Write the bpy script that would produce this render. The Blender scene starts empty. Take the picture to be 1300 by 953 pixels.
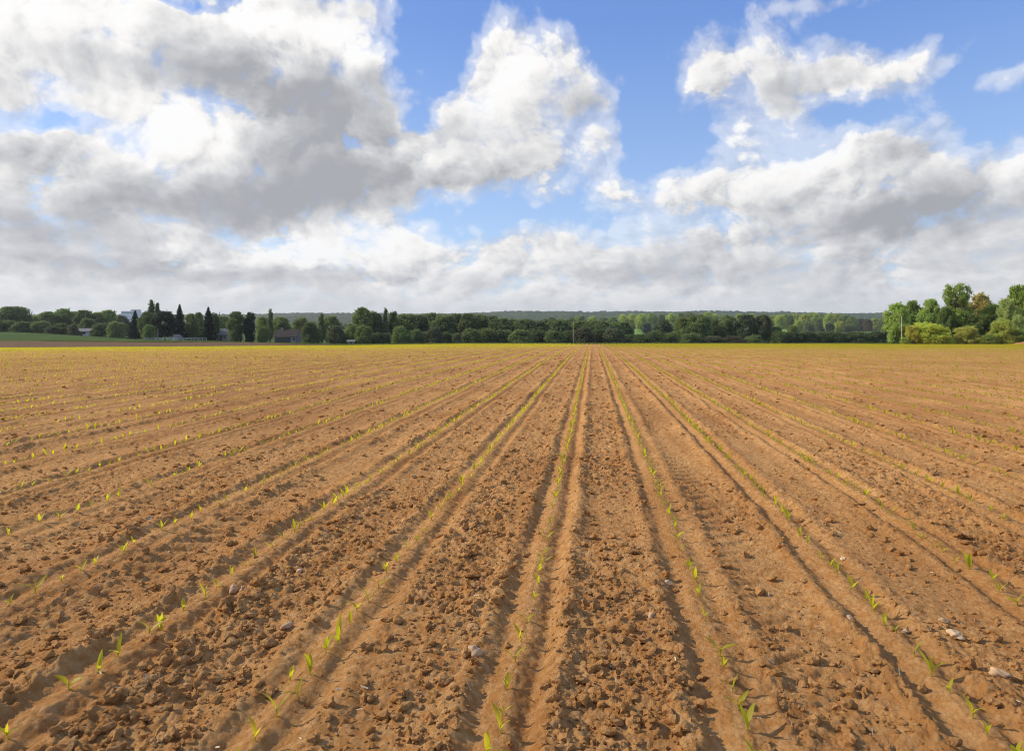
import bpy, math, random
import numpy as np
from mathutils import Vector, Matrix
R = math.radians
S = bpy.context.scene
COL = S.collection
rng = np.random.default_rng(7)
random.seed(7)

# ---------------------------------------------------------------- camera
F = 867.0            # focal length in pixels of the 1300 px wide photograph
EYE = 1.25
PX0, PY0 = 650.0, 419.0
YAW = math.atan(102 / F)                       # the camera looks a little left of the crop rows (+Y)
FW = np.array([-math.sin(YAW), math.cos(YAW)])  # heading
RT = np.array([math.cos(YAW), math.sin(YAW)])
cam_d = bpy.data.cameras.new('camera')
cam = bpy.data.objects.new('camera', cam_d)
COL.objects.link(cam)
S.camera = cam
cam.location = (0, 0, EYE)
cam.rotation_euler = (R(90), 0, YAW)
cam_d.sensor_width = 36
cam_d.lens = 36 * F / 1300
cam_d.shift_y = -(953 / 2 - PY0) / 1300
cam_d.clip_start = 0.05
cam_d.clip_end = 20000

def plan(px, d):
    """plan position seen at photo column px at forward distance d"""
    a = (px - PX0) / F * d
    return (RT[0] * a + FW[0] * d, RT[1] * a + FW[1] * d)

# ---------------------------------------------------------------- light
SUN_OFF, SUN_EL = R(80), R(33)
sa = YAW + SUN_OFF                              # angle left of +Y
sun_dir = Vector((-math.sin(sa) * math.cos(SUN_EL), math.cos(sa) * math.cos(SUN_EL), math.sin(SUN_EL)))
sl = bpy.data.lights.new('sun', 'SUN')
sl.energy = 4.6
sl.angle = R(0.6)
sl.color = (1.0, 0.86, 0.68)
sun = bpy.data.objects.new('sun', sl)
COL.objects.link(sun)
sun.rotation_euler = (-sun_dir).to_track_quat('-Z', 'Y').to_euler()

S.view_settings.view_transform = 'Standard'
S.view_settings.look = 'None'
S.view_settings.gamma = 1
S.view_settings.exposure = 0
S.render.engine = 'CYCLES'
S.cycles.max_bounces = 6
S.cycles.diffuse_bounces = 3
S.cycles.transmission_bounces = 4
S.cycles.transparent_max_bounces = 8
S.cycles.volume_bounces = 0
S.cycles.use_denoising = True
S.cycles.filter_width = 1.1

# ---------------------------------------------------------------- node helper
class NT:
    def __init__(self, tree):
        self.t = tree
    def n(self, kind, **kw):
        nd = self.t.nodes.new(kind)
        for k, v in kw.items():
            if k.startswith('_'):
                continue
            setattr(nd, k, v)
        return nd
    def put(self, sock, v):
        if hasattr(v, 'is_linked'):
            self.t.links.new(v, sock)
        elif v is not None:
            if isinstance(v, (tuple, list)) and len(v) == 3 and sock.type == 'RGBA':
                v = (*v, 1)
            sock.default_value = v
    def m(self, op, a, b=None, c=None, clamp=False):
        nd = self.t.nodes.new('ShaderNodeMath')
        nd.operation = op
        nd.use_clamp = clamp
        self.put(nd.inputs[0], a)
        if b is not None: self.put(nd.inputs[1], b)
        if c is not None: self.put(nd.inputs[2], c)
        return nd.outputs[0]
    def v(self, op, a, b=None, s=None):
        nd = self.t.nodes.new('ShaderNodeVectorMath')
        nd.operation = op
        self.put(nd.inputs[0], a)
        if b is not None: self.put(nd.inputs[1], b)
        if s is not None: self.put(nd.inputs[3], s)
        return nd.outputs['Value'] if op in ('LENGTH', 'DOT_PRODUCT', 'DISTANCE') else nd.outputs[0]
    def comb(self, x, y, z=0.0):
        nd = self.t.nodes.new('ShaderNodeCombineXYZ')
        for i, q in enumerate((x, y, z)): self.put(nd.inputs[i], q)
        return nd.outputs[0]
    def noise(self, vec, scale, detail=6, rough=0.5, dist=0.0, out='Factor', lac=2.0):
        nd = self.t.nodes.new('ShaderNodeTexNoise')
        self.put(nd.inputs['Vector'], vec)
        self.put(nd.inputs['Scale'], scale)
        self.put(nd.inputs['Detail'], detail)
        self.put(nd.inputs['Roughness'], rough)
        self.put(nd.inputs['Distortion'], dist)
        self.put(nd.inputs['Lacunarity'], lac)
        return nd.outputs[1] if out == 'Color' else nd.outputs[0]
    def voro(self, vec, scale, smooth=None, feature='F1', detail=0.0, rand=1.0):
        nd = self.t.nodes.new('ShaderNodeTexVoronoi')
        nd.feature = 'SMOOTH_F1' if smooth is not None else feature
        self.put(nd.inputs['Vector'], vec)
        self.put(nd.inputs['Scale'], scale)
        if 'Detail' in nd.inputs: self.put(nd.inputs['Detail'], detail)
        if smooth is not None: self.put(nd.inputs['Smoothness'], smooth)
        self.put(nd.inputs['Randomness'], rand)
        return nd
    def rng(self, x, a, b, c=0.0, d=1.0, smooth=True):
        nd = self.t.nodes.new('ShaderNodeMapRange')
        nd.interpolation_type = 'SMOOTHSTEP' if smooth else 'LINEAR'
        for i, q in enumerate((x, a, b, c, d)): self.put(nd.inputs[i], q)
        return nd.outputs[0]
    def mix(self, f, a, b, blend='MIX'):
        nd = self.t.nodes.new('ShaderNodeMix')
        nd.data_type = 'RGBA'
        nd.blend_type = blend
        self.put(nd.inputs[0], f)
        self.put(nd.inputs[6], a)
        self.put(nd.inputs[7], b)
        return nd.outputs[2]
GRID_A, GRID_B, GRID_N = 1.0022, 1.0036, 1300
# ---------------------------------------------------------------- sky: Nishita with procedural clouds
# The cloud cover is a node network in bearing / height; it is evaluated once into in-memory maps (bake) because it is
# far too heavy to run for every ray.
def ang(px, py):
    x, z = (px - PX0) / F, (PY0 - py) / F
    return 10 * math.atan(x), 10 * math.atan(z / math.hypot(1, x))

COVER = [  # photo column, row, half width, half height, amount
    (30, 10, 190, 65, 1.05), (190, 75, 200, 90, .9), (380, 90, 130, 85, 1.05), (440, 160, 85, 110, 1.05), (335, 40, 85, 48, .6), (0, 105, 60, 40, .6),
    (200, 205, 150, 90, .95), (30, 250, 130, 95, 1.15), (120, 230, 90, 60, .4), (280, 220, 80, 40, .3), (360, 235, 150, 70, 1.0), (160, 300, 200, 50, .85),
    (635, 80, 55, 60, 1.0), (690, 95, 85, 48, 1.05), (735, 118, 60, 30, .55), (605, 195, 110, 50, 1.1), (655, 165, 60, 60, .8), (530, 210, 75, 45, .8), (768, 190, 48, 36, .85), (600,120,30,25,.3),
    (950, 85, 90, 52, 1.15), (900, 90, 45, 30, .45), (1120, 85, 85, 36, 1.0), (1175, 95, 35, 34, .4), (945, 165, 70, 40, .75), (1035, 95, 55, 30, .55),
    (1120, 200, 115, 55, 1.15), (1020, 235, 105, 45, .95), (850, 245, 140, 30, 1.0), (1180, 265, 130, 45, 1.0), (1295, 225, 50, 50, .95), (1285, 100, 36, 14, .6), (1290, 160, 45, 24, .35),
    (380, 335, 85, 42, .9), (490, 320, 80, 42, .95), (450, 5, 45, 14, .5), (545, 90, 22, 8, .5), (1060, 3, 100, 10, .45), (1230, 65, 32, 13, .4),
    (950, 325, 330, 52, 1.0), (680, 325, 120, 42, 1.0), (1200, 340, 200, 50, .8), (120, 360, 260, 50, .9), (650, 385, 900, 42, .95),
]
CLEAR = [(560, 55, 48, 70, .9), (815, 60, 42, 100, .6), (85, 152, 48, 13, 1.0), (650, 272, 90, 13, .75), (590, 294, 40, 12, .6), (1245, 185, 24, 25, .5), (1235, 60, 30, 80, .2),
         (345, 302, 35, 8, .6), (835, 185, 50, 38, .6), (540, 150, 24, 16, .8), (220, 4, 70, 9, .5), (1060, 150, 90, 16, .4), (1060, 40, 80, 30, .3)]
DARK = [(400, 125, 110, 45, .75), (440, 210, 95, 65, .85), (300, 100, 110, 40, .55), (330, 255, 150, 35, .8), (60, 195, 110, 40, .55), (40, 290, 150, 35, .6), (180, 90, 120, 20, .3),
        (150, 255, 90, 22, .4), (620, 235, 100, 20, .55), (745, 130, 50, 22, .45), (1190, 262, 120, 36, 1.0), (1070, 285, 160, 22, .5), (900, 262, 110, 14, .4), (1150, 190, 70, 22, .5),
        (990, 110, 60, 30, .45), (1150, 105, 40, 14, .25), (120, 335, 220, 18, .35), (450, 345, 80, 14, .5), (900, 345, 420, 16, .3), (240, 345, 120, 16, .4), (1290, 170, 40, 18, .5)]
LIGHT = [(90, 30, 170, 45, .45), (185, 180, 95, 45, .62), (230, 160, 60, 28, .3), (370, 30, 90, 18, .55), (445, 60, 50, 24, .5), (630, 70, 45, 45, .45), (640, 130, 45, 40, .3), (900, 90, 40, 30, .25), (1100, 75, 60, 20, .3),
         (1010, 195, 60, 26, .65), (1075, 165, 40, 16, .45), (480, 300, 60, 22, .75), (385, 318, 60, 24, .6), (440, 330, 50, 14, .3), (350, 90, 30, 12, .5), (80, 320, 80, 14, .3), (1290, 215, 30, 30, .35), (560, 200, 50, 14, .3), (850, 235, 80, 12, .3)]

def cloud_network(N, az, el, dirv, detailed=True):
    P = N.comb(az, el, 0.0)
    def blobs(lst, vec):
        tot = None
        for (px, py, ax, ay, amp) in lst:
            cx, cy = ang(px, py)
            k = 10 / F * math.cos(math.atan((px - PX0) / F)) ** 1.5
            d = N.v('MULTIPLY', N.v('SUBTRACT', vec, (cx, cy, 0)), (1 / (ax * k), 1 / (ay * k), 0))
            q = N.v('DOT_PRODUCT', d, d)
            e = N.m('MULTIPLY', N.m('EXPONENT', N.m('MULTIPLY', q, -1.0)), amp)
            tot = e if tot is None else N.m('ADD', tot, e)
        return tot
    if detailed:
        el_sq = N.m('POWER', N.m('MAXIMUM', N.m('ADD', el, 0.25), 0.05), 0.72)   # clouds flatten towards the horizon
        Q = N.comb(az, N.m('MULTIPLY', el_sq, 2.3), 3.7)
    else:
        Q = N.v('SCALE', dirv, s=8.0)
    wc = N.v('SUBTRACT', N.noise(Q, 0.6, 5, 0.5, out='Color'), (0.5, 0.5, 0.5))
    wf = N.v('SUBTRACT', N.noise(Q, 3.5, 4, 0.5, out='Color'), (0.5, 0.5, 0.5))
    Pw = N.v('ADD', P, N.v('ADD', N.v('MULTIPLY', wc, (0.9, 0.6, 0)), N.v('MULTIPLY', wf, (0.35, 0.28, 0))))
    Qw = N.v('ADD', Q, N.v('MULTIPLY', wc, (0.8, 0.7, 0.4)))
    if detailed:
        cover = N.m('SUBTRACT', blobs(COVER, Pw), blobs(CLEAR, Pw))
        dark = N.m('SUBTRACT', blobs(DARK, Pw), blobs(LIGHT, Pw))
    else:
        cover = N.m('MULTIPLY', N.noise(dirv, 2.2, 3, .5), 1.1)
        dark = 0.1
    cover = N.m('MINIMUM', cover, 1.2)
    def billow(vec):      # rounded puffs, several sizes
        v = N.voro(vec, 1.5, smooth=0.35, detail=5.0)
        v.inputs['Roughness'].default_value = 0.58
        return v.outputs['Distance']
    def fbm(vec):
        a = N.noise(vec, 0.9, 8, 0.50, 0.1)
        return N.m('SUBTRACT', N.m('MULTIPLY', a, 0.85), N.m('MULTIPLY', billow(vec), 0.55))
    f0 = fbm(Qw)
    f1 = fbm(N.v('ADD', Qw, (-0.13, 0.11, 0.0)))
    f2 = N.noise(N.v('ADD', Qw, (-0.6, 0.45, 0.2)), 0.8, 4, 0.5)
    g0, g1 = N.noise(Qw, 4.0, 5, 0.55), N.noise(N.v('ADD', Qw, (-0.05, 0.045, 0.0)), 4.0, 5, 0.55)
    dens = N.m('ADD', cover, N.m('MULTIPLY', N.m('ADD', f0, 0.10), 1.35))
    soft = N.noise(Q, 0.9, 2, 0.5)                     # crisp here, ragged and misty there
    a1 = N.rng(dens, 0.42, N.m('ADD', 0.42, N.m('ADD', 0.12, N.m('MULTIPLY', N.m('POWER', soft, 2.0), 1.7))))
    wisp = N.rng(dens, 0.12, 0.62, 0.0, 0.45)
    alpha = N.m('MAXIMUM', a1, wisp)
    relief = N.m('ADD', N.m('MULTIPLY', N.m('SUBTRACT', f0, f1), 2.3), N.m('MULTIPLY', N.m('SUBTRACT', g0, g1), 0.35))
    # puffs stand out near the rims, the deep parts are smooth
    thick = N.rng(dens, 0.55, 1.35)
    relief = N.m('MULTIPLY', relief, N.m('SUBTRACT', 1.0, N.m('MULTIPLY', thick, 0.55)))
    shade = N.m('ADD', N.m('MULTIPLY', thick, 0.30), N.m('MULTIPLY', dark, 1.15))
    shade = N.m('SUBTRACT', shade, relief)
    shade = N.m('ADD', shade, N.m('MULTIPLY', N.m('SUBTRACT', f2, 0.5), 0.8))
    shade = N.rng(shade, -0.55, 1.35, smooth=False)
    return shade, alpha

S.cycles.samples = 1
CLOUD_W = 2560
def bake_clouds(name, w_, h_, az_rng, el_rng, detailed):
    img = bpy.data.images.new(name, w_, h_, alpha=False, float_buffer=True)
    img.colorspace_settings.name = 'Non-Color'
    bpy.ops.mesh.primitive_plane_add(size=2)
    ob = bpy.context.object
    m = bpy.data.materials.new(name)
    m.use_nodes = True
    m.node_tree.nodes.clear()
    N = NT(m.node_tree)
    uv = N.n('ShaderNodeTexCoord').outputs['UV']
    s = N.n('ShaderNodeSeparateXYZ'); N.put(s.inputs[0], uv)
    az = N.m('ADD', N.m('MULTIPLY', s.outputs[0], az_rng[1] - az_rng[0]), az_rng[0])
    el = N.m('ADD', N.m('MULTIPLY', s.outputs[1], el_rng[1] - el_rng[0]), el_rng[0])
    a_, e_ = N.m('DIVIDE', az, 10.0), N.m('DIVIDE', el, 10.0)
    ce = N.m('COSINE', e_)
    dirv = N.comb(N.m('MULTIPLY', N.m('SINE', a_), ce), N.m('MULTIPLY', N.m('COSINE', a_), ce), N.m('SINE', e_))
    shade, alpha = cloud_network(N, az, el, dirv, detailed)
    em = N.n('ShaderNodeEmission'); N.put(em.inputs[0], N.comb(shade, alpha, 0.0))
    o = N.n('ShaderNodeOutputMaterial'); m.node_tree.links.new(em.outputs[0], o.inputs[0])
    t = N.n('ShaderNodeTexImage'); t.image = img
    m.node_tree.nodes.active = t
    ob.data.materials.append(m)
    bpy.ops.object.bake(type='EMIT', margin=0)
    me = ob.data
    bpy.data.objects.remove(ob); bpy.data.meshes.remove(me); bpy.data.materials.remove(m)
    return img

AZ, EL = (-8.4, 8.4), (-0.3, 6.2)
front_map = bake_clouds('cloud_front', CLOUD_W, CLOUD_W * 3 // 8, AZ, EL, True)
around_map = bake_clouds('cloud_around', 1024, 512, (-10 * math.pi, 10 * math.pi), (-5 * math.pi, 5 * math.pi), False)

w = bpy.data.worlds.new('World')
S.world = w
w.use_nodes = True
w.cycles.sampling_method = 'MANUAL'
w.cycles.sample_map_resolution = 512
wt = w.node_tree
wt.nodes.clear()
N = NT(wt)
sky = N.n('ShaderNodeTexSky', sky_type='NISHITA')
sky.sun_disc = False
sky.sun_elevation = SUN_EL
sky.sun_rotation = -sa
sky.altitude = 100
sky.air_density = 1.0
sky.dust_density = 0.4
sky.ozone_density = 4.0
tc = N.n('ShaderNodeTexCoord').outputs['Generated']
sep = N.n('ShaderNodeSeparateXYZ')
N.put(sep.inputs[0], tc)
fx = N.m('ADD', N.m('MULTIPLY', sep.outputs[0], float(FW[0])), N.m('MULTIPLY', sep.outputs[1], float(FW[1])))
rx = N.m('ADD', N.m('MULTIPLY', sep.outputs[0], float(RT[0])), N.m('MULTIPLY', sep.outputs[1], float(RT[1])))
az = N.m('MULTIPLY', N.m('ARCTAN2', rx, fx), 10.0)          # bearing and height, tenths of a radian
el = N.m('MULTIPLY', N.m('ARCSINE', sep.outputs[2]), 10.0)
def lookup(img, a, e):
    t = N.n('ShaderNodeTexImage'); t.image = img; t.extension = 'EXTEND'; t.interpolation = 'Cubic' if img is front_map else 'Linear'
    N.put(t.inputs[0], N.comb(N.m('DIVIDE', N.m('SUBTRACT', az, a[0]), a[1] - a[0]), N.m('DIVIDE', N.m('SUBTRACT', el, e[0]), e[1] - e[0])))
    return t.outputs[0]
away = N.m('MAXIMUM', N.rng(N.m('ABSOLUTE', az), 7.4, 8.3), N.rng(el, 5.2, 6.1))
both = N.mix(away, lookup(front_map, AZ, EL), lookup(around_map, (-10 * math.pi, 10 * math.pi), (-5 * math.pi, 5 * math.pi)))
s2 = N.n('ShaderNodeSeparateColor'); N.put(s2.inputs[0], both)
shade, alpha = s2.outputs[0], s2.outputs[1]
ramp = N.n('ShaderNodeValToRGB')
cr = ramp.color_ramp
cr.interpolation = 'B_SPLINE'
stops = [(0.0, (1.06, 1.05, 1.03)), (0.2, (1.0, .98, .96)), (0.36, (.85, .845, .84)), (0.5, (.70, .702, .712)), (0.66, (.57, .578, .60)), (0.82, (.47, .477, .50)), (1.0, (.38, .39, .42))]
while len(cr.elements) < len(stops): cr.elements.new(.5)
for e, (p, c) in zip(cr.elements, stops):
    e.position = p; e.color = (*c, 1)
N.put(ramp.inputs[0], shade)
SKY_S = 0.15
cloud = N.mix(1.0, ramp.outputs[0], (1 / SKY_S,) * 3, 'MULTIPLY')
skyc = N.mix(1.0, sky.outputs[0], (1.4, 1.34, 1.36), 'MULTIPLY')
blue = N.mix(N.rng(el, 0.0, 4.2, smooth=False), (.50 / SKY_S, .68 / SKY_S, .92 / SKY_S), (.135 / SKY_S, .29 / SKY_S, .76 / SKY_S))
skyc = N.mix(.6, skyc, blue)
out = N.mix(alpha, skyc, cloud)
# pale air towards the horizon
hz = N.rng(el, 0.85, -0.05, 0.0, 0.92)
out = N.mix(hz, out, (.69 / SKY_S, .71 / SKY_S, .72 / SKY_S))
bg = N.n('ShaderNodeBackground')
N.put(bg.inputs[0], out)
bg.inputs[1].default_value = SKY_S
wo = N.n('ShaderNodeOutputWorld')
wt.links.new(bg.outputs[0], wo.inputs[0])
# ---------------------------------------------------------------- terrain
def smooth(x, a, b):
    t = np.clip((np.asarray(x, float) - a) / (b - a), 0, 1)
    return t * t * (3 - 2 * t)

# ground height, tabulated over bearing (as photo column) and forward distance
T_PX = np.array([-700., 0, 220, 400, 600, 900, 1150, 1300, 1900])
T_D = np.array([0., 34, 60, 85, 112, 140, 175, 215, 260, 330, 450, 650, 900, 1300])
def zz(row, d): return EYE - (row - PY0) / F * d
def rows_(d60, d85, d112, d140, d175, d215, d260, rest):
    r = [0.0, 0.0]
    for d, q in zip((60, 85, 112, 140, 175, 215, 260), (d60, d85, d112, d140, d175, d215, d260)):
        r.append(zz(q, d))
    return r + rest
L0 = rows_(443.4, 442.4, 441.6, 437.0, 433.2, 428.5, 423.2, [1.2, 2, 4, 6, 8])
L1 = rows_(443.0, 441.9, 440.8, 437.6, 434.2, 432.6, 431.4, [-3.4, -5, -4, 0, 4])
L2 = rows_(442.2, 440.8, 439.6, 438.3, 436.6, 436.2, 436.2, [-6.5, -7.5, -5, 2, 6])
C = rows_(441.2, 439.2, 437.9, 436.8, 437.2, 438.5, 439.5, [-9.5, -11, -8, -2.5, 4])
Rr = rows_(441.4, 439.3, 438.0, 437.0, 437.3, 438.4, 439.3, [-9, -11, -8, -1.9, 4])
T_Z = np.array([L0, L0, L1, L2, C, C, Rr, Rr, Rr])

def terrain(x, y):
    x = np.asarray(x, float); y = np.asarray(y, float)
    d = x * FW[0] + y * FW[1]
    s = x * RT[0] + y * RT[1]
    r = np.hypot(x, y)
    px = PX0 + F * np.clip(s / np.maximum(d, 1e-3), -1.2, 1.2)
    dd = np.where(d > 0, d, 0)
    fi = np.interp(px, T_PX, np.arange(len(T_PX)))
    di = np.interp(dd, T_D, np.arange(len(T_D)))
    i = np.clip(fi.astype(int), 0, len(T_PX) - 2); u = fi - i
    u = u * u * (3 - 2 * u)
    j = np.clip(di.astype(int), 0, len(T_D) - 2)
    # Catmull-Rom along the distance, smooth across
    def col(ii):
        z0 = T_Z[ii, np.clip(j - 1, 0, None)]; z1 = T_Z[ii, j]; z2 = T_Z[ii, j + 1]; z3 = T_Z[ii, np.clip(j + 2, None, len(T_D) - 1)]
        t = (dd - T_D[j]) / (T_D[j + 1] - T_D[j]); t = np.clip(t, 0, 1)
        h = T_D[j + 1] - T_D[j]
        h0 = T_D[j + 1] - T_D[np.clip(j - 1, 0, None)]; h1 = T_D[np.clip(j + 2, None, len(T_D) - 1)] - T_D[j]
        m1 = (z2 - z0) / np.maximum(h0, 1) * h; m2 = (z3 - z1) / np.maximum(h1, 1) * h
        return (2*t**3 - 3*t**2 + 1) * z1 + (t**3 - 2*t**2 + t) * m1 + (-2*t**3 + 3*t**2) * z2 + (t**3 - t**2) * m2
    z = col(i) * (1 - u) + col(i + 1) * u
    # long ridge far away
    ridge = 62 * smooth(d, 1400, 2900) * (1 - .35 * smooth(-s, 0, 2200) + .06 * np.sin(s / 330.0) + .05 * np.sin(s / 130. + 1))
    return z + ridge

# ---------------------------------------------------------------- crop rows
NEAR_K = np.array([-4.9, -4.2, -3.49, -2.79, -2.087, -1.42, -.812, -.229, .381, .976, 1.535, 2.12, 2.72, 3.33])
FAR_K = np.array([-4.92, -4.22, -3.50, -2.79, -2.106, -1.452, -.825, -.214, .402, 1.022, 1.611, 2.17, 2.77, 3.39])
ROW0 = -7
def ext(k):
    a = [k[0] - .66 * i for i in range(330, 0, -1)]
    b = [k[-1] + .61 * i for i in range(1, 331)]
    return np.concatenate([a, k, b]) * EYE
RX_N, RX_F = ext(NEAR_K), ext(FAR_K)
RIDX = np.arange(len(RX_N)) - 330 + ROW0          # 0 = the row just left of the centre
def row_x(i, y):
    i = np.asarray(i)
    t = smooth(y, 2.5, 4.8)
    a = RX_N[i + 330 - ROW0]; b = RX_F[i + 330 - ROW0]
    return a * (1 - t) + b * t + .012 * np.sin(y * .9 + i * 1.7) * smooth(y, 4, 8)
def row_phase(x, y):
    t = smooth(y, 2.5, 4.8)
    return np.interp(x, RX_N, RIDX) * (1 - t) + np.interp(x, RX_F, RIDX) * t

def hash2(ix, iy, k):
    h = (ix.astype(np.int64) * 374761393 + iy.astype(np.int64) * 668265263 + k * 2246822519) & 0xffffffff
    h = ((h ^ (h >> 13)) * 1274126177) & 0xffffffff
    h = ((h ^ (h >> 16)) * 2654435761) & 0xffffffff
    return ((h ^ (h >> 15)) & 0xffffff) / float(0xffffff)
def vnoise(x, y, k=0):
    ix = np.floor(x); iy = np.floor(y)
    fx = x - ix; fy = y - iy
    fx = fx * fx * (3 - 2 * fx); fy = fy * fy * (3 - 2 * fy)
    a = hash2(ix, iy, k); b = hash2(ix + 1, iy, k); c = hash2(ix, iy + 1, k); d = hash2(ix + 1, iy + 1, k)
    return (a * (1 - fx) + b * fx) * (1 - fy) + (c * (1 - fx) + d * fx) * fy - .5
def fbm2(x, y, k, o=4, g=.5):
    s = 0; a = 1
    for i in range(o):
        s = s + a * vnoise(x * 2**i + 7.3 * i, y * 2**i - 3.1 * i, k + i); a *= g
    return s
def lumps(x, y, cell, k, fill, rmin, rmax, flat=.75):
    """clods: irregular half-buried bumps, one candidate per cell"""
    wx = x + .22 * cell * vnoise(x / cell * 2.1, y / cell * 2.1, k + 50) * 2
    wy = y + .22 * cell * vnoise(x / cell * 2.1 + 9, y / cell * 2.1 + 4, k + 51) * 2
    cx = np.floor(wx / cell); cy = np.floor(wy / cell)
    out = np.zeros_like(x)
    fac = 1 + .9 * (np.abs(vnoise(x / cell * 5, y / cell * 5, k + 60)) - .25) + .5 * vnoise(x / cell * 11, y / cell * 11, k + 61)
    for i in (-1, 0, 1):
        for j in (-1, 0, 1):
            a, b = cx + i, cy + j
            h = hash2(a, b, k)
            r = cell * (rmin + (rmax - rmin) * hash2(a, b, k + 1) ** 2.2)
            px_ = (a + .15 + .7 * hash2(a, b, k + 2)) * cell; py_ = (b + .15 + .7 * hash2(a, b, k + 3)) * cell
            th = hash2(a, b, k + 4) * 3.14; st = .7 + .6 * hash2(a, b, k + 5)
            dx, dy = wx - px_, wy - py_
            u = (dx * np.cos(th) + dy * np.sin(th)) * st; v = (-dx * np.sin(th) + dy * np.cos(th)) / st
            q = 1 - (u * u + v * v) / (r * r)
            hh = np.where((q > 0) & (h < fill), r * flat * .85 * np.maximum(q, 0) ** .55 * fac, 0)
            out = np.maximum(out, hh)
    return out

SMOOTH_BEDS = {0: .0, -1: 0.05, -2: .25, 1: .7, 2: .45, 3: .3, -3: .8, -4: .3, -5: .5, 5: .4}   # bed between row i and i+1: 1 = rolled smooth (wheel track)
def bed_smooth(i):
    out = .35 + .45 * hash2(i, i * 0 + 3., 77)
    for k, v in SMOOTH_BEDS.items():
        out = np.where(i == k, v, out)
    return out

def field_relief(x, y, r):
    ph = row_phase(x, y)
    i0 = np.floor(ph)
    f = ph - i0
    sp = .775
    wob = .03 * fbm2(x * 2.0, y * 2.2, 11, 4, .6) * 2
    dist = np.minimum(f, 1 - f) * sp           # metres from the nearest row
    side = np.where(f < .5, 1.0, -1.0)         # +1: right of its row
    q = dist * side + wob * .5
    nr = np.round(ph)
    wid = 1 + .35 * vnoise(x * 2.0, y * .7, 5)
    g = lambda c, w_: np.exp(-((q - c) / w_) ** 2)
    amp = .8 + .5 * vnoise(nr * 3.3, y * .35, 21)
    hash_l = .55 + .8 * hash2(nr, nr * 0 + 4., 33); hash_r = .45 + .9 * hash2(nr, nr * 0 + 5., 34)
    # a low seed ridge between the two press-wheel grooves, thrown shoulders outside them
    z = .012 * g(0, .036 * wid) - .018 * amp * (g(.085, .036) * hash_l + g(-.085, .036) * hash_r) - .004 * g(0.0, .012)
    hl = .6 + .8 * hash2(nr, nr * 0 + 1., 31); hr = .6 + .8 * hash2(nr, nr * 0 + 2., 31)
    z = z + .016 * (hl * g(-.165, .05 * wid) + hr * g(.165, .05 * wid))
    z = z + np.where(nr == 0, .016 * g(.18, .06) - .008 * g(.085, .03), 0)
    sm = bed_smooth(i0)
    bed = smooth(dist + .05 * fbm2(x * 5, y * 4, 15, 3), .09, .16)
    z = z - .012 * smooth(dist, .2, .33) * sm
    rough = bed * (1 - .8 * sm * smooth(dist, .17, .26)) + .3 * (1 - bed)
    patch = np.clip(.75 + 1.2 * fbm2(x * 1.1, y * .8, 41, 3), .25, 1.5)
    rough = rough * patch
    z = z + .030 * fbm2(x * 1.6, y * 1.3, 1, 3) * (.4 + .6 * bed)
    z = z + .022 * fbm2(x * 8, y * 6, 3, 4, .6) * (.25 + .75 * rough)
    near = 1 - smooth(r, 35, 80)
    lum = np.zeros_like(x)
    m = near > 0
    xm, ym, rm = x[m], y[m], rough[m]
    l = lumps(xm, ym, .10, 101, .22, .08, .30) * np.clip(rm * 1.15, 0, 1)
    l = np.maximum(l, lumps(xm, ym, .046, 201, .62, .10, .44) * np.clip(rm * 1.25, .15, 1))
    n2 = r[m] < 14
    s_ = np.zeros_like(xm)
    s_[n2] = lumps(xm[n2], ym[n2], .026, 301, .85, .15, .5) * np.clip(rm[n2] * 1.3, .35, 1)
    l = np.maximum(l, s_) + s_ * .25
    lum[m] = l * near[m]
    z = z + lum
    z = z + .020 * (rough + .12) * fbm2(x * 30, y * 27, 61, 3, .65) * (1 - smooth(r, 9, 16))
    # tyre lug prints in the rolled beds
    lug = smooth(np.sin(2 * np.pi * (y / .16 + np.abs(f - .5) * 3.2) + .8 * vnoise(x * 3, y * 3, 7)), -.1, .55)
    z = z - .021 * lug * sm * smooth(dist, .17, .24) * (np.isin(i0, (1, -3))) * np.clip(.6 + 2 * vnoise(x * 1.3, y * 1.1, 91), 0, 1)
    return z

def mesh_from(name, verts, faces, mat=None, smooth_=True, uv=None):
    me = bpy.data.meshes.new(name)
    verts = np.ascontiguousarray(verts, dtype=np.float32)
    nv = len(verts); fn, k = faces.shape
    me.vertices.add(nv); me.vertices.foreach_set('co', verts.ravel())
    me.loops.add(fn * k); me.loops.foreach_set('vertex_index', np.ascontiguousarray(faces, dtype=np.int32).ravel())
    me.polygons.add(fn)
    me.polygons.foreach_set('loop_start', np.arange(0, fn * k, k, dtype=np.int32))
    me.polygons.foreach_set('loop_total', np.full(fn, k, dtype=np.int32))
    me.update(calc_edges=True)
    me.polygons.foreach_set('use_smooth', np.full(fn, smooth_, dtype=bool))
    if mat: me.materials.append(mat)
    ob = bpy.data.objects.new(name, me)
    COL.objects.link(ob)
    return ob

def grid_faces(nr_, nc, wrap=False, mask=None):
    a = np.arange(nr_ - 1)[:, None] * nc + np.arange(nc - 1)[None, :]
    f = np.stack([a, a + 1, a + nc + 1, a + nc], -1)
    if mask is not None: f = f[mask]
    return f.reshape(-1, 4)

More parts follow.
